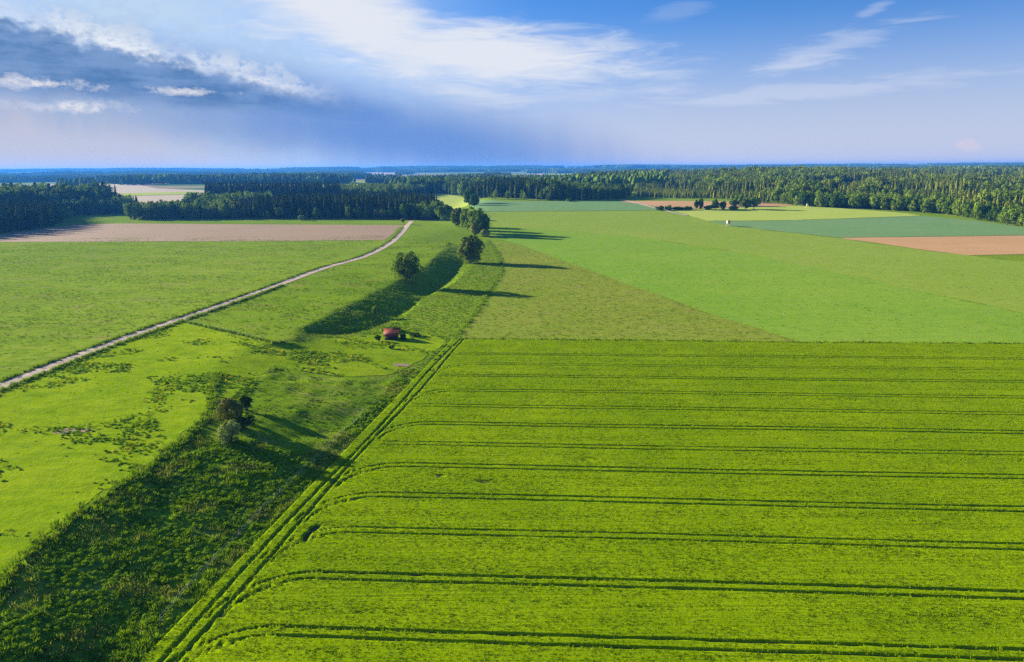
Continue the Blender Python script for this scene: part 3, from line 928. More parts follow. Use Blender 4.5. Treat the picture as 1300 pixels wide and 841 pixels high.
# tall grass along the road, the pasture edge, the field margins
def along(line, per_m, jit, seed, side=None):
    r_ = np.random.default_rng(seed)
    line = np.asarray(line)
    seg = np.linalg.norm(np.diff(line, axis=0), axis=1)
    s = np.concatenate([[0], np.cumsum(seg)])
    t = r_.uniform(0, s[-1], int(s[-1] * per_m))
    return np.interp(t, s, line[:, 0]) + r_.normal(0, jit, len(t)), np.interp(t, s, line[:, 1]) + r_.normal(0, jit, len(t))


vl, vr = ribbon_edges(road, 2.9)
nr_ = len(road)
e1x, e1y = along(vl[: int(nr_ * 0.86)], 4, 0.45, 11)
e2x, e2y = along(vr[: int(nr_ * 0.30)], 5, 0.45, 12)
e3x, e3y = along(ground_px([(228, 408), (300, 424), (345, 436), (370, 437)]), 5, 0.35, 13)
strip = smooth_line(ground_px([(578, 428), (604, 399), (622, 368), (637, 345), (633, 325), (620, 306)]), 2)
e4x, e4y = along(strip, 1.5, 0.6, 14)
be = ground_px([(580, 431), (1023, 436), (1300, 437.5), (1460, 439)])
e5x, e5y = along(be, 3, 0.4, 15)
e6x, e6y = along(np.array(lip[1:13]), 5, 0.7, 18)
ex, ey = np.concatenate([e1x, e2x, e3x, e4x, e5x, e6x]), np.concatenate([e1y, e2y, e3y, e4y, e5y, e6y])
put_tufts('verge_grass', ex, ey, 0.9, 1.6, RNG.integers(0, 4, len(ex)), P_tuft + P_dry[:1], 'tall grass along the verges of the gravel road and field margins', 'grass', seed=6)

# ------------------------------------------------------------------ the cereal crop with its tramlines
O = np.array(atz(575, 431.5, 0.0))
BR = np.array(atz(1300, 437.5, 0.0))
e1 = (BR - O) / np.linalg.norm(BR - O)
LE = np.array(atz(265, 752, 0.0)) - O
e2 = LE / np.linalg.norm(LE)
Ainv = np.linalg.inv(np.c_[e1, e2])
def st(p): return Ainv @ (np.array(p[:2]) - O)
SMAX, TMAX = 260.0, 178.0
tram_t = [st(atz(798, v, 0.4))[1] for v in (815, 741, 681, 635, 596, 567.5, 541, 518, 498, 479, 464, 451)]
WH = 0.85
tracks = []                                       # (points in s,t ; half width ; depth)
for i, t0 in enumerate(tram_t):
    dep = 1.0 if i < 9 else 0.8
    R0 = 9.5
    for w_ in (-WH, WH):
        pts = [(s_, t0 + w_ + 0.15 * math.sin(s_ * 0.05 + i)) for s_ in np.arange(SMAX, 4 + R0, -0.5)]
        r_ = R0 - w_
        if i % 2 == 0 or i < 4:
            pts += [(4 + R0 - r_ * math.sin(a), t0 + R0 - r_ * math.cos(a)) for a in np.linspace(0, math.pi / 2, 26)]
        else:
            pts += [(s_, t0 + w_) for s_ in np.arange(4 + R0, 6, -0.5)]
        tracks.append((np.array(pts), 0.20 + 0.03 * math.sin(i * 2.3), dep * (0.93 + 0.07 * math.sin(i * 1.7))))
for s0 in (2.3, 4.0):
    tt = np.arange(0, TMAX, 0.5)
    tracks.append((np.c_[s0 + 0.35 * np.sin(tt * 0.07 + s0), tt], 0.25, 0.7))
gaps = [st(atz(u, v, 0.3)) for u, v in ((571, 440), (566, 447), (561, 452), (556, 457), (549, 470), (745, 583), (560, 604), (614, 612))]
long_gap = np.array([st(atz(u, v, 0.3)) for u, v in ((403, 668), (397, 673), (392, 677), (387, 686))])


def track_cut(S, T):
    """1 in the wheel tracks and the bare gaps, 0 in standing crop"""
    out = np.zeros(S.shape)
    cell = {}
    jit = (vnoise(S, T, 0.9, 71, 2) - 0.5) * 0.35
    for pts, hw, dep in tracks:
        if np.ptp(pts[:, 1]) < 25 and len(pts) > 300:      # straight run: cheap test on t, then the arc
            run = pts[:int((SMAX - 13.5) / 0.5)]
            tr = np.interp(S, run[::-1, 0], run[::-1, 1])
            d = np.where(S > 13.5, np.abs(T - tr), 9.0)
            near_ = (S <= 14.5) & (np.abs(T - pts[0, 1] - 3) < 14)
            arc = pts[len(run) - 2:]
        else:
            d = np.full(S.shape, 9.0)
            near_ = S < 8
            arc = pts
        ii = np.nonzero(near_)
        if len(ii[0]) and len(arc) > 1:
            s_, t_ = S[ii], T[ii]
            best = np.full(s_.shape, 9.0)
            if np.ptp(arc[:, 1]) > 60:                       # headland run: cheap test on s
                best = np.abs(s_ - np.interp(t_, arc[:, 1], arc[:, 0]))
            else:
                for q in arc:
                    best = np.minimum(best, np.hypot(s_ - q[0], t_ - q[1]))
            d[ii] = np.minimum(d[ii], best)
        out = np.maximum(out, dep * (1 - sstep(hw * 0.7, hw * 1.5, d + jit)))
    for g in gaps:
        out = np.maximum(out, 1 - sstep(0.5, 1.0, np.hypot((S - g[0]) * 0.7, T - g[1]) + jit * 2))
    for a, c in zip(long_gap[:-1], long_gap[1:]):
        ab = c - a
        tt = np.clip(((S - a[0]) * ab[0] + (T - a[1]) * ab[1]) / (ab @ ab), 0, 1)
        out = np.maximum(out, 1 - sstep(0.3, 0.75, np.hypot(S - a[0] - ab[0] * tt, T - a[1] - ab[1] * tt) + jit * 2))
    return out


tl = np.arange(0, TMAX, 0.8)
fine = np.concatenate([np.arange(t0 - 1.8, t0 + 1.9, 0.13) for t0 in tram_t])
fine = fine[(fine > 0) & (fine < TMAX)]
tl = np.sort(np.concatenate([tl, fine]))
tl = tl[np.r_[True, np.diff(tl) > 0.06]]
sl = np.concatenate([np.arange(0, 15, 0.22), np.arange(15, SMAX, 1.6)])
SS, TT = np.meshgrid(sl, tl)
cut = track_cut(SS, TT)
CROP_H = 0.42
hh = CROP_H * (0.9 + 0.25 * (vnoise(SS, TT, 3, 81, 3) - 0.5)) * (1 - cut) + 0.02
pxy = O + SS[..., None] * e1 + TT[..., None] * e2
ring = np.zeros(SS.shape, bool)
ring[0, :] = ring[-1, :] = ring[:, 0] = ring[:, -1] = True
hh[ring] = -0.1
V = np.c_[pxy.reshape(-1, 2), hh.ravel()]
ny, nx = SS.shape
idx = np.arange(nx * ny).reshape(ny, nx)
Q = np.c_[idx[:-1, :-1].ravel(), idx[1:, :-1].ravel(), idx[1:, 1:].ravel(), idx[:-1, 1:].ravel()]
m_, b, out = material('crop_canopy')
P_ = pos(b)
nA, nB = b.noise(P_, 0.05, 5, 0.6), b.noise(P_, 2.2, 5, 0.75)
nR = b.noise(b.mapping(P_, (0.03, 2.4, 1), rot=(0, 0, -math.atan2(e1[1], e1[0]))), 1.0, 4, 0.6)
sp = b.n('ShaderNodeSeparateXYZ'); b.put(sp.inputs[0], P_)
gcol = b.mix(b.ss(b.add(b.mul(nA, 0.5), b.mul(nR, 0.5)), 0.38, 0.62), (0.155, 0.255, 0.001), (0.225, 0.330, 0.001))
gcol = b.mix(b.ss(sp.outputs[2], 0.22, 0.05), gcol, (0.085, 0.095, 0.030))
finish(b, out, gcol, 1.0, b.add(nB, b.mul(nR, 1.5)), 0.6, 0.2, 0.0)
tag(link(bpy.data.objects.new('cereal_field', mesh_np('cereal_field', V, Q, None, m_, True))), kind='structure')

P_crop = [proto('cereal_plants', mesh_np('cereal_plants', *blades(9, 0.27, 0.19, 0.05, rg, 0.4), M['crop'])) for _ in range(3)]
cs, ct = [], []
row = 0.42
rc = np.random.default_rng(19)
for t in np.arange(0.3, TMAX, row):
    n = int(SMAX * 2.9)
    cs.append(rc.uniform(0.1, SMAX, n)); ct.append(t + rc.normal(0, 0.07, n))
cs, ct = np.concatenate(cs), np.concatenate(ct)
cp = O + cs[:, None] * e1 + ct[:, None] * e2
vis = (np.abs(cp[:, 0]) < 0.80 * cp[:, 1] + 14) & (cp[:, 1] > 66)
cs, ct, cp = cs[vis], ct[vis], cp[vis]
cc = track_cut(cs, ct)
ok = cc < rc.uniform(0.12, 0.4, len(cs))
cs, ct, cp = cs[ok], ct[ok], cp[ok]
n = len(cs)
s_ = rc.uniform(0.8, 1.2, n) * (0.78 + 0.45 * vnoise(cs * 0.06, ct, 1.3, 91, 2))
scatter('cereal_crop', np.c_[cp, np.full(n, CROP_H * 0.62)], np.c_[rc.normal(0, 0.1, (n, 2)), rc.uniform(0, 6.28, n)], np.c_[s_, s_, s_], rc.integers(0, 3, n), P_crop, 'bright green cereal crop in drilled rows with tractor tramlines', 'crop')


# ------------------------------------------------------------------ trees
def spruce_mesh(name, Ht, Rd, seed, crown_from=0.12, tiers=17, nb=8, mat=None):
    r_ = np.random.default_rng(seed)
    V, T = [], []
    for k in range(tiers):
        f = k / (tiers - 1)
        z = Ht * (crown_from + (1 - crown_from) * f ** 0.92)
        R = Rd * ((1 - f) ** 0.8 * 0.95 + 0.05) * r_.uniform(0.75, 1.15)
        if f < 0.12:
            R *= 0.75
        a0 = r_.uniform(0, 6.28)
        for j in range(nb if f < 0.75 else 5):
            a = a0 + 6.283 * j / nb + r_.normal(0, 0.22)
            L = R * r_.uniform(0.55, 1.2)
            dr = L * r_.uniform(0.25, 0.55)
            wd = L * r_.uniform(0.28, 0.42) + 0.12
            ca, sa = math.cos(a), math.sin(a)
            th = Ht / tiers * 1.05
            P = lambda rr, ww, zz: (rr * ca - ww * sa, rr * sa + ww * ca, z + zz)
            i = len(V)
            V += [P(0.0, 0, th * 0.55), P(L * .55, wd, -dr * .45), P(L * .55, -wd, -dr * .45), P(L, 0, -dr * .9), P(L * .5, 0, -dr * .2 + th * .18), P(L * .45, wd * .5, -dr * .5 - th * .6), P(L * .45, -wd * .5, -dr * .5 - th * .6)]
            T += [(i, i + 2, i + 4), (i, i + 4, i + 1), (i + 4, i + 2, i + 3), (i + 4, i + 3, i + 1), (i + 1, i + 3, i + 5), (i + 2, i + 6, i + 3)]
    i = len(V)
    V += [(0.25, 0, Ht * .955), (-.15, .2, Ht * .955), (-.15, -.2, Ht * .955), (0, 0, Ht * 1.03)]
    T += [(i, i + 1, i + 3), (i + 1, i + 2, i + 3), (i + 2, i, i + 3)]
    crown = mesh_np(name + '_crown', V, None, T, mat)
    tb = MB().tube([(0, 0, -0.4), (0, 0, Ht * .5), (0, 0, Ht * .97)], [Ht * .014 + .05, Ht * .010, .03], 6)
    return crown, tb.mesh(name + '_trunk', M['bark'], True)


def broad_mesh(name, Ht, Rd, seed, leaves=900, leaf=0.55, clear=0.15, blobs=16, mat=None, flat=1.0, bark=None, stems=1, wild=0.0):
    r_ = np.random.default_rng(seed)
    zc = Ht * (clear + (1 - clear) * 0.52)
    hz = Ht * (1 - clear) * 0.5
    BC, BR_ = [], []
    for k in range(blobs):
        g = (k + 0.5) / blobs
        ph = k * 2.39996 + r_.normal(0, 0.3)
        zz = 1 - 2 * g
        rr = math.sqrt(max(0, 1 - zz * zz))
        q = r_.uniform(0.52 - wild * .2, 0.84 + wild * .3)
        br = r_.uniform(0.24 - wild * .1, 0.44)
        BC.append((rr * math.cos(ph) * q * Rd, rr * math.sin(ph) * q * Rd, zc + zz * q * hz * flat))
        BR_.append((Rd * br, Rd * br, hz * br * 1.05))
    BC.append((0, 0, zc + hz * .2)); BR_.append((Rd * .55, Rd * .55, hz * .6))
    BC, BR_ = np.array(BC), np.array(BR_)
    per = leaves // len(BC)
    Cs, Ns = [], []
    for c, br in zip(BC, BR_):
        d = r_.normal(0, 1, (per, 3)); d /= np.linalg.norm(d, axis=1)[:, None]
        d[:, 2] = np.where(d[:, 2] < -0.6, -d[:, 2], d[:, 2])
        Cs.append(c + d * br * r_.uniform(0.7, 1.08, (per, 1)))
        Ns.append(d)
    Cs, Ns = np.concatenate(Cs), np.concatenate(Ns)
    V, Q = leaf_quads(Cs, Ns, leaf, r_)
    crown = mesh_np(name + '_crown', V, Q, None, mat)
    tb = MB()
    if stems == 1:
        tb.tube([(0, 0, -0.4), (0.02 * Ht, 0, Ht * clear), (0, 0.01 * Ht, Ht * .6), (0, 0, Ht * .85)], [Rd * .075 + .06, Rd * .055 + .04, Rd * .03 + .02, .03], 7)
        for c in BC[::2]:
            tb.tube([(0, 0, Ht * r_.uniform(clear, .5)), tuple(c * .6 + np.array((0, 0, Ht * .1))), tuple(c)], [Rd * .03 + .02, Rd * .02 + .015, .015], 5)
    else:
        for k in range(stems):
            c = BC[(k * 3) % len(BC)] * 1.12
            tb.tube([(r_.normal(0, .2), r_.normal(0, .2), -0.3), tuple(c * np.array([.45, .45, .55])), tuple(c)], [.09, .055, .015], 5)
    return crown, tb.mesh(name + '_trunk', bark or M['bark'], True)


def joined(name, crown, trunk):
    """crown and trunk as one mesh, for the far mass of trees"""
    def arr(me):
        v = np.empty(len(me.vertices) * 3, np.float32); me.vertices.foreach_get('co', v)
        fs = [tuple(p.vertices) for p in me.polygons]
        return v.reshape(-1, 3), fs
    v1, f1 = arr(crown)
    v2, f2 = arr(trunk)
    F = f1 + [tuple(i + len(v1) for i in f) for f in f2]
    me = bpy.data.meshes.new(name)
    me.from_pydata(np.concatenate([v1, v2]).tolist(), [], F)
    me.materials.append(crown.materials[0]); me.materials.append(trunk.materials[0])
    me.polygons.foreach_set('material_index', np.array([0] * len(f1) + [1] * len(f2), np.int32))
    return proto(name, me)


KINDS = []                                           # (object name, height, crown mesh, trunk mesh)
for k in range(4):
    KINDS.append(('spruce_tree', 25.0, *spruce_mesh('spruce', 25.0, (4.0, 3.5, 4.5, 3.8)[k], 100 + k, (0.10, 0.22, 0.06, 0.30)[k], 18, 8, M['spruce'])))
for k in range(2):
    KINDS.append(('spruce_tree', 25.0, *spruce_mesh('light_spruce', 25.0, 3.8, 120 + k, 0.04, 17, 8, M['spruce_light'])))
for k in range(3):
    KINDS.append(('broadleaf_tree', 16.0, *broad_mesh('broadleaf', 16.0, (5.4, 5.0, 6.0)[k], 140 + k, 1100, 0.70, 0.0, 16, (M['leaf'], M['leaf_dark'], M['leaf'])[k], wild=0.5)))
for k in range(2):
    KINDS.append(('broadleaf_tree', 16.0, *broad_mesh('light_broadleaf', 16.0, (4.6, 5.6)[k], 150 + k, 1000, 0.7, 0.0, 15, M['leaf_light'], wild=0.5)))
for k in range(2):
    KINDS.append(('broadleaf_tree', 16.0, *broad_mesh('olive_broadleaf', 16.0, 5.0, 155 + k, 950, 0.6, 0.08, 14, M['leaf_olive'], wild=0.6)))
SPR, SPL, BRD, BRL, BRO = [0, 1, 2, 3], [4, 5], [6, 7, 8], [9, 10], [11, 12]

trees = []                                           # x, y, height, kind, wood


def fill(plan, spacing, kinds, h0, h1, wood, seed, hfun=None, keep=None):
    r_ = np.random.default_rng(seed)
    A = np.array(plan)
    gx_, gy_ = np.meshgrid(np.arange(A[:, 0].min(), A[:, 0].max(), spacing), np.arange(A[:, 1].min(), A[:, 1].max(), spacing))
    x, y = gx_.ravel() + r_.uniform(-.45, .45, gx_.size) * spacing, gy_.ravel() + r_.uniform(-.45, .45, gx_.size) * spacing
    ok = inpoly(x, y, plan)
    x, y = x[ok], y[ok]
    if keep is not None:
        ok = keep(x, y, r_)
        x, y = x[ok], y[ok]
    h = r_.uniform(h0, h1, len(x))
    if hfun is not None:
        h = h * hfun(x, y)
    for i in range(len(x)):
        kd = kinds(x[i], y[i], r_) if callable(kinds) else kinds[r_.integers(len(kinds))]
        trees.append((x[i], y[i], h[i], kd, wood))


def mixk(a, c, thr, scale, seed):
    def f(x, y, r):
        g = float(vnoise(np.array([x]), np.array([y]), scale, seed, 2)[0]) + r.normal(0, 0.06)
        s_ = a if g < thr else c
        return s_[r.integers(len(s_))]
    return f


fill(ground_px([(-110, 306), (0, 296.5), (45, 291), (72, 286.5), (78, 281), (70, 277), (-110, 285)]), 5.2, SPR, 16, 24, 'left corner', 201)
fill(ground_px([(-110, 284), (60, 276), (118, 273.5), (168, 271), (176, 266), (120, 261), (-110, 262)]), 6.5, SPR + SPR + BRD, 21, 32, 'left wood', 202, lambda x, y: np.where(x > atz(122, 268, 4)[0], 0.62, 1.0))
fill(ground_px([(76, 279), (92, 277), (88, 274), (74, 275)]), 8, BRL, 8, 11, 'left corner', 203)
fill(ground_px([(163, 279.5), (230, 279), (305, 278), (305, 271), (235, 272), (165, 275)]), 7.5, mixk(BRD + BRO, BRD + BRL, 0.5, 30, 7), 12, 18, 'middle broadleaf', 204)
fill(ground_px([(240, 271), (310, 270), (345, 266), (345, 262), (240, 265)]), 8, mixk(BRD + BRL, SPL, 0.55, 30, 8), 16, 21, 'middle broadleaf', 205)
fill(ground_px([(300, 278), (480, 277.5), (520, 278.5), (556, 277), (552, 272), (520, 270), (300, 269)]), 5.2, SPR, 19, 26, 'middle spruce', 206, lambda x, y: np.where(x < atz(325, 277, 4)[0], 0.8, 1.0))
fill(ground_px([(512, 279.5), (540, 280), (563, 278.5), (560, 274), (536, 276.5), (512, 277)]), 7, BRD, 12, 18, 'middle edge', 207)
fill(ground_px([(325, 279), (420, 278.6), (505, 279), (505, 278.2), (420, 277.8), (325, 278.2)]), 9, BRD + BRO, 6, 13, 'middle edge', 208)
fill(ground_px([(262, 259), (428, 257), (434, 253), (262, 253)]), 7, SPR, 23, 32, 'back spruce', 209)
fill(ground_px([(424, 256), (500, 253), (542, 247), (542, 243), (424, 246)]), 9, mixk(BRL + BRO, BRD + SPL, 0.5, 40, 9), 13, 20, 'back mixed', 210)
fill(ground_px([(520, 246), (560, 246.2), (588, 249.5), (600, 254.6), (700, 255), (790, 253), (803, 248), (720, 243.5), (560, 240.5)]), 7.5, mixk(SPR, SPL + BRD, 0.56, 45, 10), 20, 28, 'far spruce', 211, lambda x, y: 1.0 - 0.35 * sstep(0, 130, x))
fill(ground_px([(606, 255.6), (690, 255.5), (780, 253.6), (780, 253), (690, 254.6), (606, 254.8)]), 16, BRD + BRL, 6, 13, 'far edge', 212)
fill(ground_px([(803, 251), (860, 252), (936, 252), (945, 247.5), (812, 247.5)]), 5.5, SPL, 8, 10, 'young plantation', 213)
front = ground_px([(942, 256), (965, 259.5), (985, 260.5), (1050, 264), (1150, 268.5), (1200, 273.5), (1240, 280), (1310, 291), (1400, 304), (1480, 318)])
fa = np.array(front)
fill(front + [(p[0] + 15, p[1] + 42) for p in front[::-1]], 7, mixk(BRD, BRL, 0.52, 35, 11), 9, 16, 'right edge', 214, keep=lambda x, y, r: x > atz(1010, 262, 11)[0])
D = [(p[0] + (20 if p[0] > 300 else 0), p[1] + (44 if p[0] > 300 else 2)) for p in front] + [(2100, 1000), (2100, 2900), (700, 2900), (380, 2000), (260, 1400), (190, 1130)]
fill(D, 8.5, mixk(SPR[:2] + SPL + SPL, BRL + BRO + SPL, 0.52, 70, 12), 13, 20, 'right forest', 215, lambda x, y: 0.42 + 0.68 * np.floor(np.clip((vnoise(x, y * 1.8, 120, 13, 2) - 0.5) * 2.4 + 0.5, 0, 0.999) * 5) / 4, keep=lambda x, y, r: (y < 1500) & (np.abs(x) < 0.85 * y))
fill(D, 13, mixk(SPR[:2] + SPL + SPL, BRL + BRO + SPL, 0.52, 110, 12), 15, 22, 'right forest', 216, lambda x, y: 0.50 + 0.60 * np.floor(np.clip((vnoise(x, y * 2.2, 170, 13, 2) - 0.5) * 2.4 + 0.5, 0, 0.999) * 5) / 4, keep=lambda x, y, r: (y >= 1500) & (np.abs(x) < 0.85 * y))
fill([(250, 1400), (60, 1190), (-60, 1120), (-160, 1500), (-100, 2100), (360, 2000)], 13, mixk(SPR, BRL + BRO, 0.55, 90, 14), 12, 19, 'back forest', 217, keep=lambda x, y, r: vnoise(x, y * 0.5, 190, 44, 2) > 0.52)

TR = np.array([(t[0], t[1], t[2]) for t in trees])
tk = np.array([t[3] for t in trees])
tzv = tz(TR[:, 0], TR[:, 1])
# how much of each tree the picture shows: a painter's pass from near to far
dv = np.c_[TR[:, 0], TR[:, 1], tzv - H_EYE]
dep = dv @ fw
uu = 650 + F_PX * (dv @ rt) / dep
vb = V0 - F_PX * (dv @ up) / dep
dt = dv + np.c_[np.zeros((len(TR), 2)), TR[:, 2]]
vt = V0 - F_PX * (dt @ up) / (dt @ fw)
top = np.full(800, 1e9)
seen = np.zeros(len(TR))
for i in np.argsort(dep):
    hw = np.where(tk[i] < 6, 0.11, 0.33) * TR[i, 2] * F_PX / dep[i] * 0.7
    a, c = int((uu[i] - hw) / 2) + 50, int((uu[i] + hw) / 2) + 50
    if c < 50 or a > 700:
        continue
    a, c = max(a, 0), min(c, 799)
    t_ = top[a:c + 1]
    lo = np.minimum(t_, vb[i])
    seen[i] = np.maximum(lo - vt[i], 0).sum()
    top[a:c + 1] = np.minimum(t_, vt[i])
single = np.zeros(len(TR), bool)
for lo_, hi_, cap in ((0, 6, 290), (6, 13, 230)):
    idk = np.nonzero((tk >= lo_) & (tk < hi_))[0]
    best = idk[np.argsort(-seen[idk])][:cap]
    single[best[seen[best] > 3]] = True

WORDS = {
    'left corner': ('the front tongue of the left wood', 'the wood corner at far left'),
    'left wood': ('the left wood behind its front tongue', 'the left wood'),
    'middle broadleaf': ('the broadleaf belt behind the ploughed field', 'the broadleaf belt behind the ploughed field'),
    'middle spruce': ('the long spruce wood behind the ploughed field', 'the long spruce wood'),
    'middle edge': ('the foot of the long spruce wood', 'the edge of the long spruce wood'),
    'back spruce': ('the dark stand behind the long spruce wood', 'the dark stand behind'),
    'back mixed': ('the mixed stand by the clearing meadow', 'the mixed stand by the clearing'),
    'far spruce': ('the spruce wood behind the blue-green field', 'the tall spruce wood'),
    'far edge': ('the foot of the tall spruce wood', 'the foot of the tall spruce wood'),
    'young plantation': ('the low plantation behind the brown field', 'the young plantation'),
    'right edge': ('the leafy edge by the blue-green strip', 'the leafy forest edge at right'),
    'right forest': ('the wide forest behind the right-hand fields', 'the wide forest at right'),
    'back forest': ('the far forest beyond the spruce wood', 'the far forest'),
}
ADJ = {0: 'dark spruce', 1: 'slender dark spruce', 2: 'full dark spruce', 3: 'bare-stemmed dark spruce', 4: 'lighter green spruce', 5: 'broad light green spruce', 6: 'mid green broadleaf tree', 7: 'dark green broadleaf tree', 8: 'wide mid green broadleaf tree', 9: 'narrow light green broadleaf tree', 10: 'wide light green broadleaf tree', 11: 'olive broadleaf tree', 12: 'rounded olive broadleaf tree'}


def plant_tree(kind, x, y, h, rz, label, cat, group, wide=1.0):
    nm, H0, crown, trunk = kind
    o = empty(nm, (x, y, float(tz(x, y)) - 0.1), rz)
    s = h / H0
    o.scale = (s * wide, s * wide, s)
    link(bpy.data.objects.new('crown', crown), o)
    link(bpy.data.objects.new('trunk', trunk), o)
    return tag(o, label, cat, group)


rt_ = np.random.default_rng(77)
woods = np.array([t[4] for t in trees])
cuts = {}
for wd_ in WORDS:
    q = single & (woods == wd_)
    if q.any():
        cuts[wd_] = (np.percentile(uu[q], [20, 40, 60, 80]), np.percentile(TR[q, 2], [33, 67]))
PARTS = ('left end of ', 'left part of ', 'middle part of ', 'right part of ', 'right end of ')
for i in np.nonzero(single)[0]:
    x, y, h, kd, wood = trees[i]
    wl_, gl = WORDS[wood]
    plant_tree(KINDS[kd], x, y, h, rt_.uniform(0, 6.28), ('shorter ', '', 'taller ')[int(np.searchsorted(cuts[wood][1], h))] + ADJ[kd] + ', ' + PARTS[int(np.searchsorted(cuts[wood][0], uu[i]))] + wl_, 'tree', ('spruces' if kd < 6 else 'broadleaf trees') + ' of ' + gl + ', ' + ADJ[kd], rt_.uniform(0.9, 1.15) * (25 / max(h, 14) if kd < 6 and h < 14 else 1.0) ** 0.5)
protos_t = [joined('tree_%d' % k, KINDS[k][2], KINDS[k][3]) for k in range(len(KINDS))]
rest = np.nonzero(~single)[0]
for nm, lab, sel in (('spruce_forest', 'mass of spruces filling the woods behind the fields', tk[rest] < 6), ('broadleaf_forest', 'mass of broadleaf trees filling the woods behind the fields', tk[rest] >= 6)):
    ii = rest[sel]
    s = TR[ii, 2] / np.array([k[1] for k in KINDS])[tk[ii]]
    wd = s * rt_.uniform(0.9, 1.2, len(ii))
    scatter(nm, np.c_[TR[ii, 0], TR[ii, 1], tzv[ii] - 0.1], np.c_[np.zeros((len(ii), 2)), rt_.uniform(0, 6.28, len(ii))], np.c_[wd, wd, s], tk[ii], protos_t, lab, 'forest')

# far woods: clumps of small trees on the distant hills
Pc = []
for k in range(3):
    r_ = np.random.default_rng(300 + k)
    V, T = [], []
    for q in range(34):
        cx, cy = r_.uniform(-32, 32, 2)
        h, R = r_.uniform(17, 27), r_.uniform(3.5, 6)
        i = len(V)
        V += [(cx + R * math.cos(a) * f, cy + R * math.sin(a) * f, z * h) for f, z in ((0.7, 0.1), (1.0, 0.45), (0.55, 0.8)) for a in np.arange(5) * 1.2566 + q]
        V.append((cx, cy, h))
        for l in range(2):
            for a in range(5):
                p, q_ = i + l * 5 + a, i + l * 5 + (a + 1) % 5
                T += [(p, q_, q_ + 5), (p, q_ + 5, p + 5)]
        T += [(i + 10 + a, i + 10 + (a + 1) % 5, i + 15) for a in range(5)]
    Pc.append(proto('wood_clump', mesh_np('wood_clump', V, None, T, (M['spruce'], M['leaf_dark'], M['leaf'])[k])))
r_ = np.random.default_rng(310)
fx, fy = [], []
for y0_, y1_, sp_ in ((1250, 2600, 42), (2600, 5200, 52), (5200, 11500, 80)):
    gx_, gy_ = np.meshgrid(np.arange(-0.86 * y1_, 0.86 * y1_, sp_), np.arange(y0_, y1_, sp_))
    x, y = gx_.ravel() + r_.uniform(-.4, .4, gx_.size) * sp_, gy_.ravel() + r_.uniform(-.4, .4, gx_.size) * sp_
    thr = 0.555 if y0_ < 2600 else (0.565 if y0_ < 5000 else 0.47)
    d = vnoise(x, y * 0.7, 620, 17, 3)
    ok = (np.abs(x) < 0.84 * y) & (d > thr) & ~inpoly(x, y, D) & ~((x < -250) & (x > -1050) & (y < 2050) & (y > 1200)) & ~((x > -250) & (x < 60) & (y < 1500))
    for pl_ in far_plans + [ground_px([(98, 231), (200, 240), (300, 246), (240, 258), (150, 252)]), ground_px([(405, 236), (445, 231), (480, 231), (470, 239)])]:
        for k_ in (1.0, 0.95, 0.9, 0.85, 0.8):
            ok &= ~inpoly(x, y, [(q[0] * k_, q[1] * k_) for q in pl_])
    fx.append(x[ok]); fy.append(y[ok])
fx, fy = np.concatenate(fx), np.concatenate(fy)
n = len(fx)
s = r_.uniform(0.9, 1.25, n) * (1 + 0.35 * sstep(5000, 9000, fy))
scatter('far_woods', np.c_[fx, fy, tz(fx, fy) - 0.5], np.c_[np.zeros((n, 2)), r_.uniform(0, 6.28, n)], np.c_[s * 1.15, s * 1.15, s * 0.95], r_.integers(0, 3, n), Pc, 'far bluish woods on the hills towards the horizon', 'forest')


# ------------------------------------------------------------------ single trees and bushes
def special(u, vbase, vtop, wpx, mat, label, seed, leaves=3200, leaf=None, clear=0.10, blobs=26, name='broadleaf_tree', cat='tree', group=None, flat=1.0, stems=1, bark=None, wild=0.3):
    x, y, z = at(u, vbase)
    dpt = float(np.array([x, y, z - H_EYE]) @ fw)
    Ht, Rd = (vbase - vtop) * dpt / F_PX, wpx * 0.5 * dpt / F_PX
    lf = leaf or max(0.16, 1.5 * dpt / F_PX * 0.8)
    crown, trunk = broad_mesh(name, Ht, Rd, seed, leaves, lf, clear, blobs, mat, flat, bark, stems, wild)
    o = empty(name, (x, y, z - 0.05), seed * 0.7)
    link(bpy.data.objects.new('crown', crown), o)
    link(bpy.data.objects.new('trunk' if stems == 1 else 'stems', trunk), o)
    return tag(o, label, cat, group)


special(516.5, 356.5, 323.5, 35, M['leaf_lone'], 'round dark green tree alone on the lip of the shaded hollow', 401, 6000, clear=-0.02, blobs=32, flat=1.1)
special(597, 334.5, 302, 32, M['leaf_olive'], 'round olive tree alone at the head of the shaded hollow', 402, 6000, clear=0.0, blobs=32, flat=1.08)
special(564.5, 281, 261.5, 24, M['leaf'], 'green tree at the left end of the tree clump in the meadow', 403, 2600, clear=0.06)
special(582, 288, 264, 19, M['leaf_olive'], 'pale olive tree second from the left in the meadow clump', 404, 2400, clear=0.06)
special(593, 292, 265, 19, M['leaf_light'], 'light green tree in the middle of the meadow clump', 405, 2400, clear=0.05)
special(604, 296, 266, 24, M['leaf'], 'tall mid green tree at the broad part of the meadow clump', 406, 3000, clear=0.05)
special(613, 299.5, 272, 19, M['leaf_lone'], 'dark tree at the right end of the meadow clump', 407, 2800, clear=0.04)
special(604, 299.5, 283, 13, M['leaf_brown'], 'low brownish tree in front of the tall tree in the meadow clump', 408, 1500, clear=0.03)
special(616, 301, 291, 14, M['leaf_grey'], 'grey-brown bush at the foot of the dark tree in the meadow clump', 409, 1100, clear=0.02, blobs=12, name='bush', cat='bush', stems=5)
special(596, 262, 241.5, 15, M['leaf'], 'tree beside the clearing meadow, left of the blue-green field', 410, 2000, clear=0.05)
special(602.5, 262.5, 249, 12, M['leaf_dark'], 'dark low tree against the tree beside the clearing meadow', 411, 1500, clear=0.04)
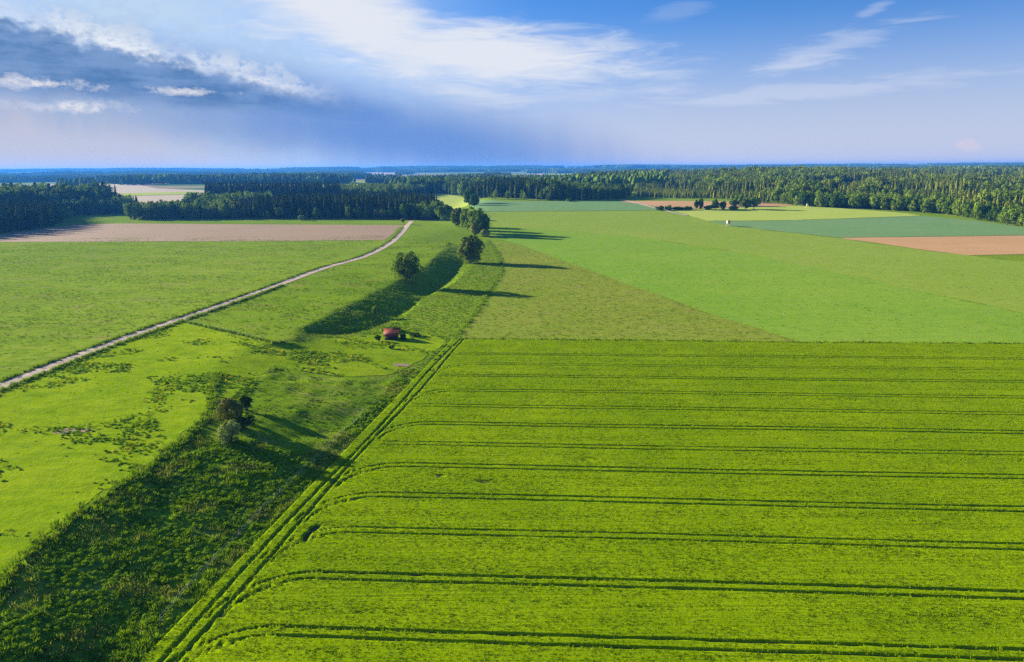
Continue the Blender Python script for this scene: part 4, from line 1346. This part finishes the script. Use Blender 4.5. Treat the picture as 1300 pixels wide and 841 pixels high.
special(587, 250.5, 232, 14, M['leaf_light'], 'light green tree where the clearing meadow meets the tall spruces', 412, 1500, clear=0.05)
# hedge between the brown and the lime field
for i, (u, vb_, vt_, wp, mk, lab) in enumerate((
        (838, 267.3, 262.5, 10, 'leaf_dark', 'low dark bush at the left end of the hedge by the farm track'),
        (849, 267.2, 261.5, 9, 'leaf', 'small rounded bush second from the left end of the hedge'),
        (861, 267.0, 263, 12, 'leaf_dark', 'low spreading bush in the left half of the hedge'),
        (873, 266.8, 262.5, 12, 'leaf_dark', 'low bush just left of the two slim hedge trees'),
        (884, 266.5, 254.5, 6, 'leaf_dark', 'slim dark tree, left one of the pair in the hedge'),
        (890, 266.5, 252.5, 6.5, 'leaf', 'slim lighter tree, right one of the pair in the hedge'),
        (899, 266.4, 261.5, 11, 'leaf_dark', 'low bush just right of the two slim hedge trees'),
        (908, 266.3, 254, 11, 'leaf_dark', 'dark forked tree in the middle of the hedge'),
        (918, 266.0, 256.5, 9, 'leaf_brown', 'brownish open tree in the middle of the hedge'),
        (931, 262, 254.5, 11, 'leaf_dark', 'dark bush standing behind the hedge in the brown field'),
        (937, 261.5, 247, 12, 'leaf', 'taller tree standing behind the hedge'),
        (946, 266.0, 252, 13, 'leaf_olive', 'broad olive tree near the right end of the hedge'),
        (957, 266.0, 251, 15, 'leaf', 'broad green tree at the right end of the hedge'),
        (931, 266.2, 262.2, 13, 'leaf_dark', 'low bush under the broad trees of the hedge'))):
    tr = vb_ - vt_ > 6
    special(u, vb_, vt_, wp, M[mk], lab, 430 + i, 1100, clear=0.04 if not tr else 0.08, blobs=14, name='broadleaf_tree' if tr else 'bush', cat='tree' if tr else 'bush', stems=1 if tr else 5)
# bushes
special(294, 538, 504, 36, M['leaf_brown'], 'open brownish thorn bush on the lip of the near bank', 451, 3600, leaf=0.21, clear=0.03, blobs=26, name='bush', cat='bush', stems=16, wild=0.7)
special(291, 562, 534, 28, M['leaf_grey'], 'pale grey-green bush in front of the brownish thorn bush', 452, 3400, leaf=0.19, clear=0.02, blobs=24, name='bush', cat='bush', stems=9, wild=0.6)
special(313, 521, 501, 17, M['leaf_dark'], 'twiggy dark green bush behind the brownish thorn bush', 453, 1000, leaf=0.2, clear=0.1, blobs=14, name='bush', cat='bush', stems=12)
special(309, 545, 528, 26, M['leaf_dark'], 'low dark bush on the slope right of the brownish thorn bush', 454, 1500, leaf=0.2, clear=0.0, blobs=14, name='bush', cat='bush', stems=7)
special(480, 433, 425, 8, M['leaf_light'], 'light green elder bush against the left side of the red-roofed shed', 455, 1400, leaf=0.22, clear=0.0, blobs=14, name='bush', cat='bush', stems=6)
special(512, 432, 424, 9, M['leaf_dark'], 'dark bush against the right gable of the red-roofed shed', 456, 1400, leaf=0.22, clear=0.0, blobs=14, name='bush', cat='bush', stems=6)
special(497, 421, 415, 24, M['leaf'], 'green bush showing behind the red roof of the shed', 457, 1400, leaf=0.24, clear=0.0, blobs=14, name='bush', cat='bush', stems=6)
special(528, 427.5, 422.5, 15, M['leaf_dark'], 'flat dark bush on the grass right of the shed', 458, 700, leaf=0.2, clear=0.0, blobs=10, name='bush', cat='bush', stems=5)
special(497, 443, 438.5, 9, M['leaf_dark'], 'small dark bush on the grass in front of the shed', 459, 500, leaf=0.16, clear=0.0, blobs=8, name='bush', cat='bush', stems=5)
special(477, 399, 389, 12, M['leaf'], 'bush growing on the shaded floor of the hollow', 460, 800, leaf=0.24, clear=0.0, blobs=12, name='bush', cat='bush', stems=5)
special(383, 280.3, 273.5, 8, M['leaf_grey'], 'lone pale bush in the grass before the long spruce wood', 461, 800, clear=0.0, blobs=10, name='bush', cat='bush', stems=5)
special(511.5, 285.5, 277.5, 4.5, M['leaf_brown'], 'slim young tree by the far end of the gravel road', 462, 300, clear=0.4, blobs=8, bark=M['bark_pale'])
special(722, 256, 252.5, 9, M['leaf_dark'], 'small dark bush out in front of the tall spruce wood', 463, 500, clear=0.0, blobs=8, name='bush', cat='bush', stems=4)
# a dead brown spruce standing out of the right forest
xx, yy, zz = at(1214, 243)
cr, tr_ = spruce_mesh('dead_spruce', 15.0, 1.6, 470, 0.25, 12, 6, M['leaf_brown'])
o = empty('dead_spruce', (xx, yy, zz + 0.0)); o.scale = (1.3, 1.3, 1.6)
link(bpy.data.objects.new('crown', cr), o); link(bpy.data.objects.new('trunk', tr_), o)
tag(o, 'dead reddish-brown spruce standing out among the green of the right forest', 'tree')

# ------------------------------------------------------------------ red-roofed shed
x, y, z = at(496, 432)
shed = tag(empty('field_shed', (x, y + 1.9, z), math.radians(3)), 'small dark wooden shed with a rusty red roof in the grass', 'shed')
L_, D_, He, Hr = 4.4, 3.6, 1.6, 3.2
wb = MB()
wb.box((0, -D_ / 2 + .06, He / 2), (L_ - .3, .12, He)).box((0, D_ / 2 - .06, He / 2), (L_ - .3, .12, He))
wb.build('wall', M['wood_dark'], shed)
for s in (-1, 1):
    g = MB()
    xo, xi = s * (L_ / 2 - .15), s * (L_ / 2 - .27)
    prof = [(-D_ / 2 + .13, 0), (D_ / 2 - .13, 0), (D_ / 2 - .13, He), (0, Hr - .14), (-D_ / 2 + .13, He)]
    g.add([(xo, a, c) for a, c in prof] + [(xi, a, c) for a, c in prof], [(0, 1, 6, 5), (1, 2, 7, 6), (2, 3, 8, 7), (3, 4, 9, 8), (4, 0, 5, 9)], [(0, 4, 3), (0, 3, 2), (0, 2, 1), (5, 8, 9), (5, 7, 8), (5, 6, 7)])
    g.build('gable', M['wood_dark'], shed)
ang = math.atan2(Hr - He, D_ / 2)
for s in (-1, 1):
    rf = MB()
    n_rib = 22
    hl = (D_ / 2 + .35) / math.cos(ang)
    R_ = Matrix.Rotation(-s * ang, 3, 'X')
    cy, cz = s * (D_ / 2 + .35) / 2, Hr - (D_ / 2 + .35) / 2 * math.tan(ang) + .05
    rf.box((0, cy, cz), (L_ + .5, hl, .05), 0, R_)
    for k in range(n_rib):
        off = R_ @ Vector((-(L_ + .5) / 2 + (k + .5) * (L_ + .5) / n_rib, 0, .045))
        rf.box((off.x, cy + off.y, cz + off.z), (.07, hl - .02, .04), 0, R_)
    rf.build('roof', M['roof_red'], shed)
MB().box((0, 0, Hr + .085), (L_ + .52, .3, .05)).build('ridge_cap', M['roof_red'], shed)
MB().box((-.6, -D_ / 2 - .02, .85), (1.1, .05, 1.65)).build('door', M['wood_dark'], shed)
MB().box((1.1, -D_ / 2 - .02, 1.05), (.7, .05, .5)).build('opening', M['dark_gap'], shed)


# ------------------------------------------------------------------ raised hunting stands
def stand(u, v, hgt, label, rz=0.0, wide=1.8):
    x, y, z = at(u, v)
    o = tag(empty('hunting_stand', (x, y, z), rz), label, 'hunting stand', 'hunting stands by the fields')
    fl = hgt * 0.45
    MB().box((0, 0, fl + (hgt - fl) * .45), (wide, wide, (hgt - fl) * .9)).build('cabin', M['wood_pale'], o)
    rb = MB(); rb.box((0, 0, hgt), (wide + .5, wide + .5, .12), 0, Matrix.Rotation(.15, 3, 'X')); rb.build('roof', M['wood'], o)
    MB().box((0, -wide / 2 - .01, fl + (hgt - fl) * .6), (wide * .7, .04, .35)).build('window', M['dark_gap'], o)
    for i in (-1, 1):
        for j in (-1, 1):
            MB().tube([(i * (wide / 2 + .35), j * (wide / 2 + .35), -.2), (i * (wide / 2 - .1), j * (wide / 2 - .1), fl + .05)], .08, 5).build('leg', M['wood_pale'], o)
    lb = MB()
    for j in (-.3, .3):
        lb.tube([(-wide / 2 - 1.3, j, -.1), (-wide / 2 - .1, j, fl + .2)], .06, 5)
    for k in range(8):
        f = (k + .5) / 8
        lb.tube([(-wide / 2 - 1.3 + 1.2 * f, -.3, fl * f + .05), (-wide / 2 - 1.3 + 1.2 * f, .3, fl * f + .05)], .05, 4)
    lb.build('ladder', M['wood_pale'], o)
    return o


stand(924.5, 287.5, 4.9, 'pale boarded hunting stand on legs at the tip of the blue-green strip', 0.3, 2.3)
stand(1025, 264, 4.2, 'small pinkish hunting stand against the leafy forest edge', -0.2, 1.9)


# ------------------------------------------------------------------ fences
def fence(name, line, post_gap, post_h, strands, mat, label, wire_r=0.012):
    line = np.asarray(line)
    seg = np.linalg.norm(np.diff(line, axis=0), axis=1)
    s = np.concatenate([[0], np.cumsum(seg)])
    t = np.arange(0, s[-1], post_gap)
    X, Y = np.interp(t, s, line[:, 0]), np.interp(t, s, line[:, 1])
    Zp = tz(X, Y)
    root = tag(empty(name, (X[0], Y[0], float(Zp[0]))), label, 'fence')
    base_ = np.array([X[0], Y[0], float(Zp[0])])
    pm = MB().tube([(0, 0, -.3), (0, 0, post_h)], [.06, .05], 6).mesh('post', M['wood'])
    for a, c, d in zip(X, Y, Zp):
        p = bpy.data.objects.new('post', pm)
        p.location = (a - base_[0], c - base_[1], float(d) - base_[2])
        p.rotation_euler = (random.gauss(0, .03), random.gauss(0, .03), 0)
        link(p, root)
    for hgt in strands:
        MB().tube([(a - base_[0], c - base_[1], float(d) - base_[2] + hgt) for a, c, d in zip(X, Y, Zp)], wire_r, 4).build('wire', mat, root)
    return root


ce = np.array([atz(u, v, -0.6) for u, v in ((205, 800), (244, 752), (300, 692), (350, 640), (400, 592), (440, 552), (470, 520))])
fence('wire_fence', ce, 7.0, 1.1, (0.55, 1.0), M['wire'], 'low pasture fence with pale strands along the crop edge', 0.014)
fence('post_fence', np.array(ground_px([(230, 408), (300, 424.5), (345, 436), (372, 436)])), 6.0, 1.2, (0.6, 1.05), M['wire'], 'post and wire fence between the pasture and the rough meadow', 0.012)

# ------------------------------------------------------------------ far houses and halls
def house(u, dist, w_, d_, h_, rh, label, roof=True, rz=0.0, group=None, cat='house', name='village_house', sink=0.0):
    d = ray(u, 215.0)
    k = dist / d[1]
    x, y = d[0] * k, dist
    o = tag(empty(name, (x, y, float(tz(x, y)) + sink), rz), label, cat, group)
    MB().box((0, 0, h_ / 2 - 1), (w_, d_, h_ + 2)).build('wall', M['plaster'] if roof else M['hall'], o)
    g = MB()
    if roof:
        a, c = w_ / 2 + .5, d_ / 2 + .6
        g.add([(-a, -c, h_), (a, -c, h_), (a, c, h_), (-a, c, h_), (-a, 0, h_ + rh), (a, 0, h_ + rh)], [(0, 1, 5, 4), (2, 3, 4, 5), (0, 3, 2, 1)], [(1, 2, 5), (3, 0, 4)])
        g.build('roof', M['tile'], o)
        MB().box((w_ * .25, 0, h_ + rh), (1.0, 1.0, 2.2)).build('chimney', M['tile'], o)
    else:
        g.box((0, 0, h_ + .4), (w_ + 1, d_ + 1, .8)).build('roof', M['hall'], o)
    return o


for i, (u, dist, w_, lab) in enumerate(((374, 2500, 26, 'large red-roofed farmhouse above the dark spruce stand'), (362, 2560, 17, 'white village house left of the large red-roofed farmhouse'), (352, 2600, 15, 'white village house leftmost of the far hamlet'), (689, 3900, 24, 'white far house above the tall spruce wood'), (664, 4000, 20, 'far house left of the white far house above the spruces'))):
    house(u, dist, w_, 11, 7, 6, lab, True, 0.1 * (i - 2), 'houses of the far hamlets')
for i, (u, dist, w_, lab) in enumerate(((1152, 6900, 95, 'long white hall on the far plain, leftmost at right horizon'), (1204, 7000, 70, 'white hall on the far plain, second from left'), (1228, 7000, 50, 'shorter white hall on the far plain, third from left'), (1292, 6700, 120, 'longest white hall on the far plain at the right end of the horizon'))):
    house(u, dist, w_, 30, 13, 0, lab, False, 0.0, 'white halls on the far plain', 'hall', 'industrial_hall', 0.0)

# ------------------------------------------------------------------ haze
hz, b, out = material('haze')
pv = b.n('ShaderNodeVolumePrincipled')
pv.inputs['Color'].default_value = (0.06, 0.31, 1.0, 1)
pv.inputs['Density'].default_value = 0.000075
pv.inputs['Anisotropy'].default_value = 0.2
b.nt.links.new(pv.outputs[0], out.inputs['Volume'])
_gz = tz(*np.meshgrid(np.arange(-11000, 11000, 150.0), np.arange(1000, 11900, 150.0)))
HAZE_TOP = max(70.0, float(_gz.max()) + 36.0)
hb = MB().box((0, 6000, (HAZE_TOP - 8) / 2), (27500, 14000, HAZE_TOP + 8))
o = tag(hb.build('haze', hz), 'thin blue haze lying over the whole countryside', 'haze', None, 'stuff')
print('HAZE', HAZE_TOP, float(_gz.max()))
print('TREES', len(trees), 'single', int(single.sum()), 'crop', n, 'polys', sum(len(m.polygons) for m in bpy.data.meshes))
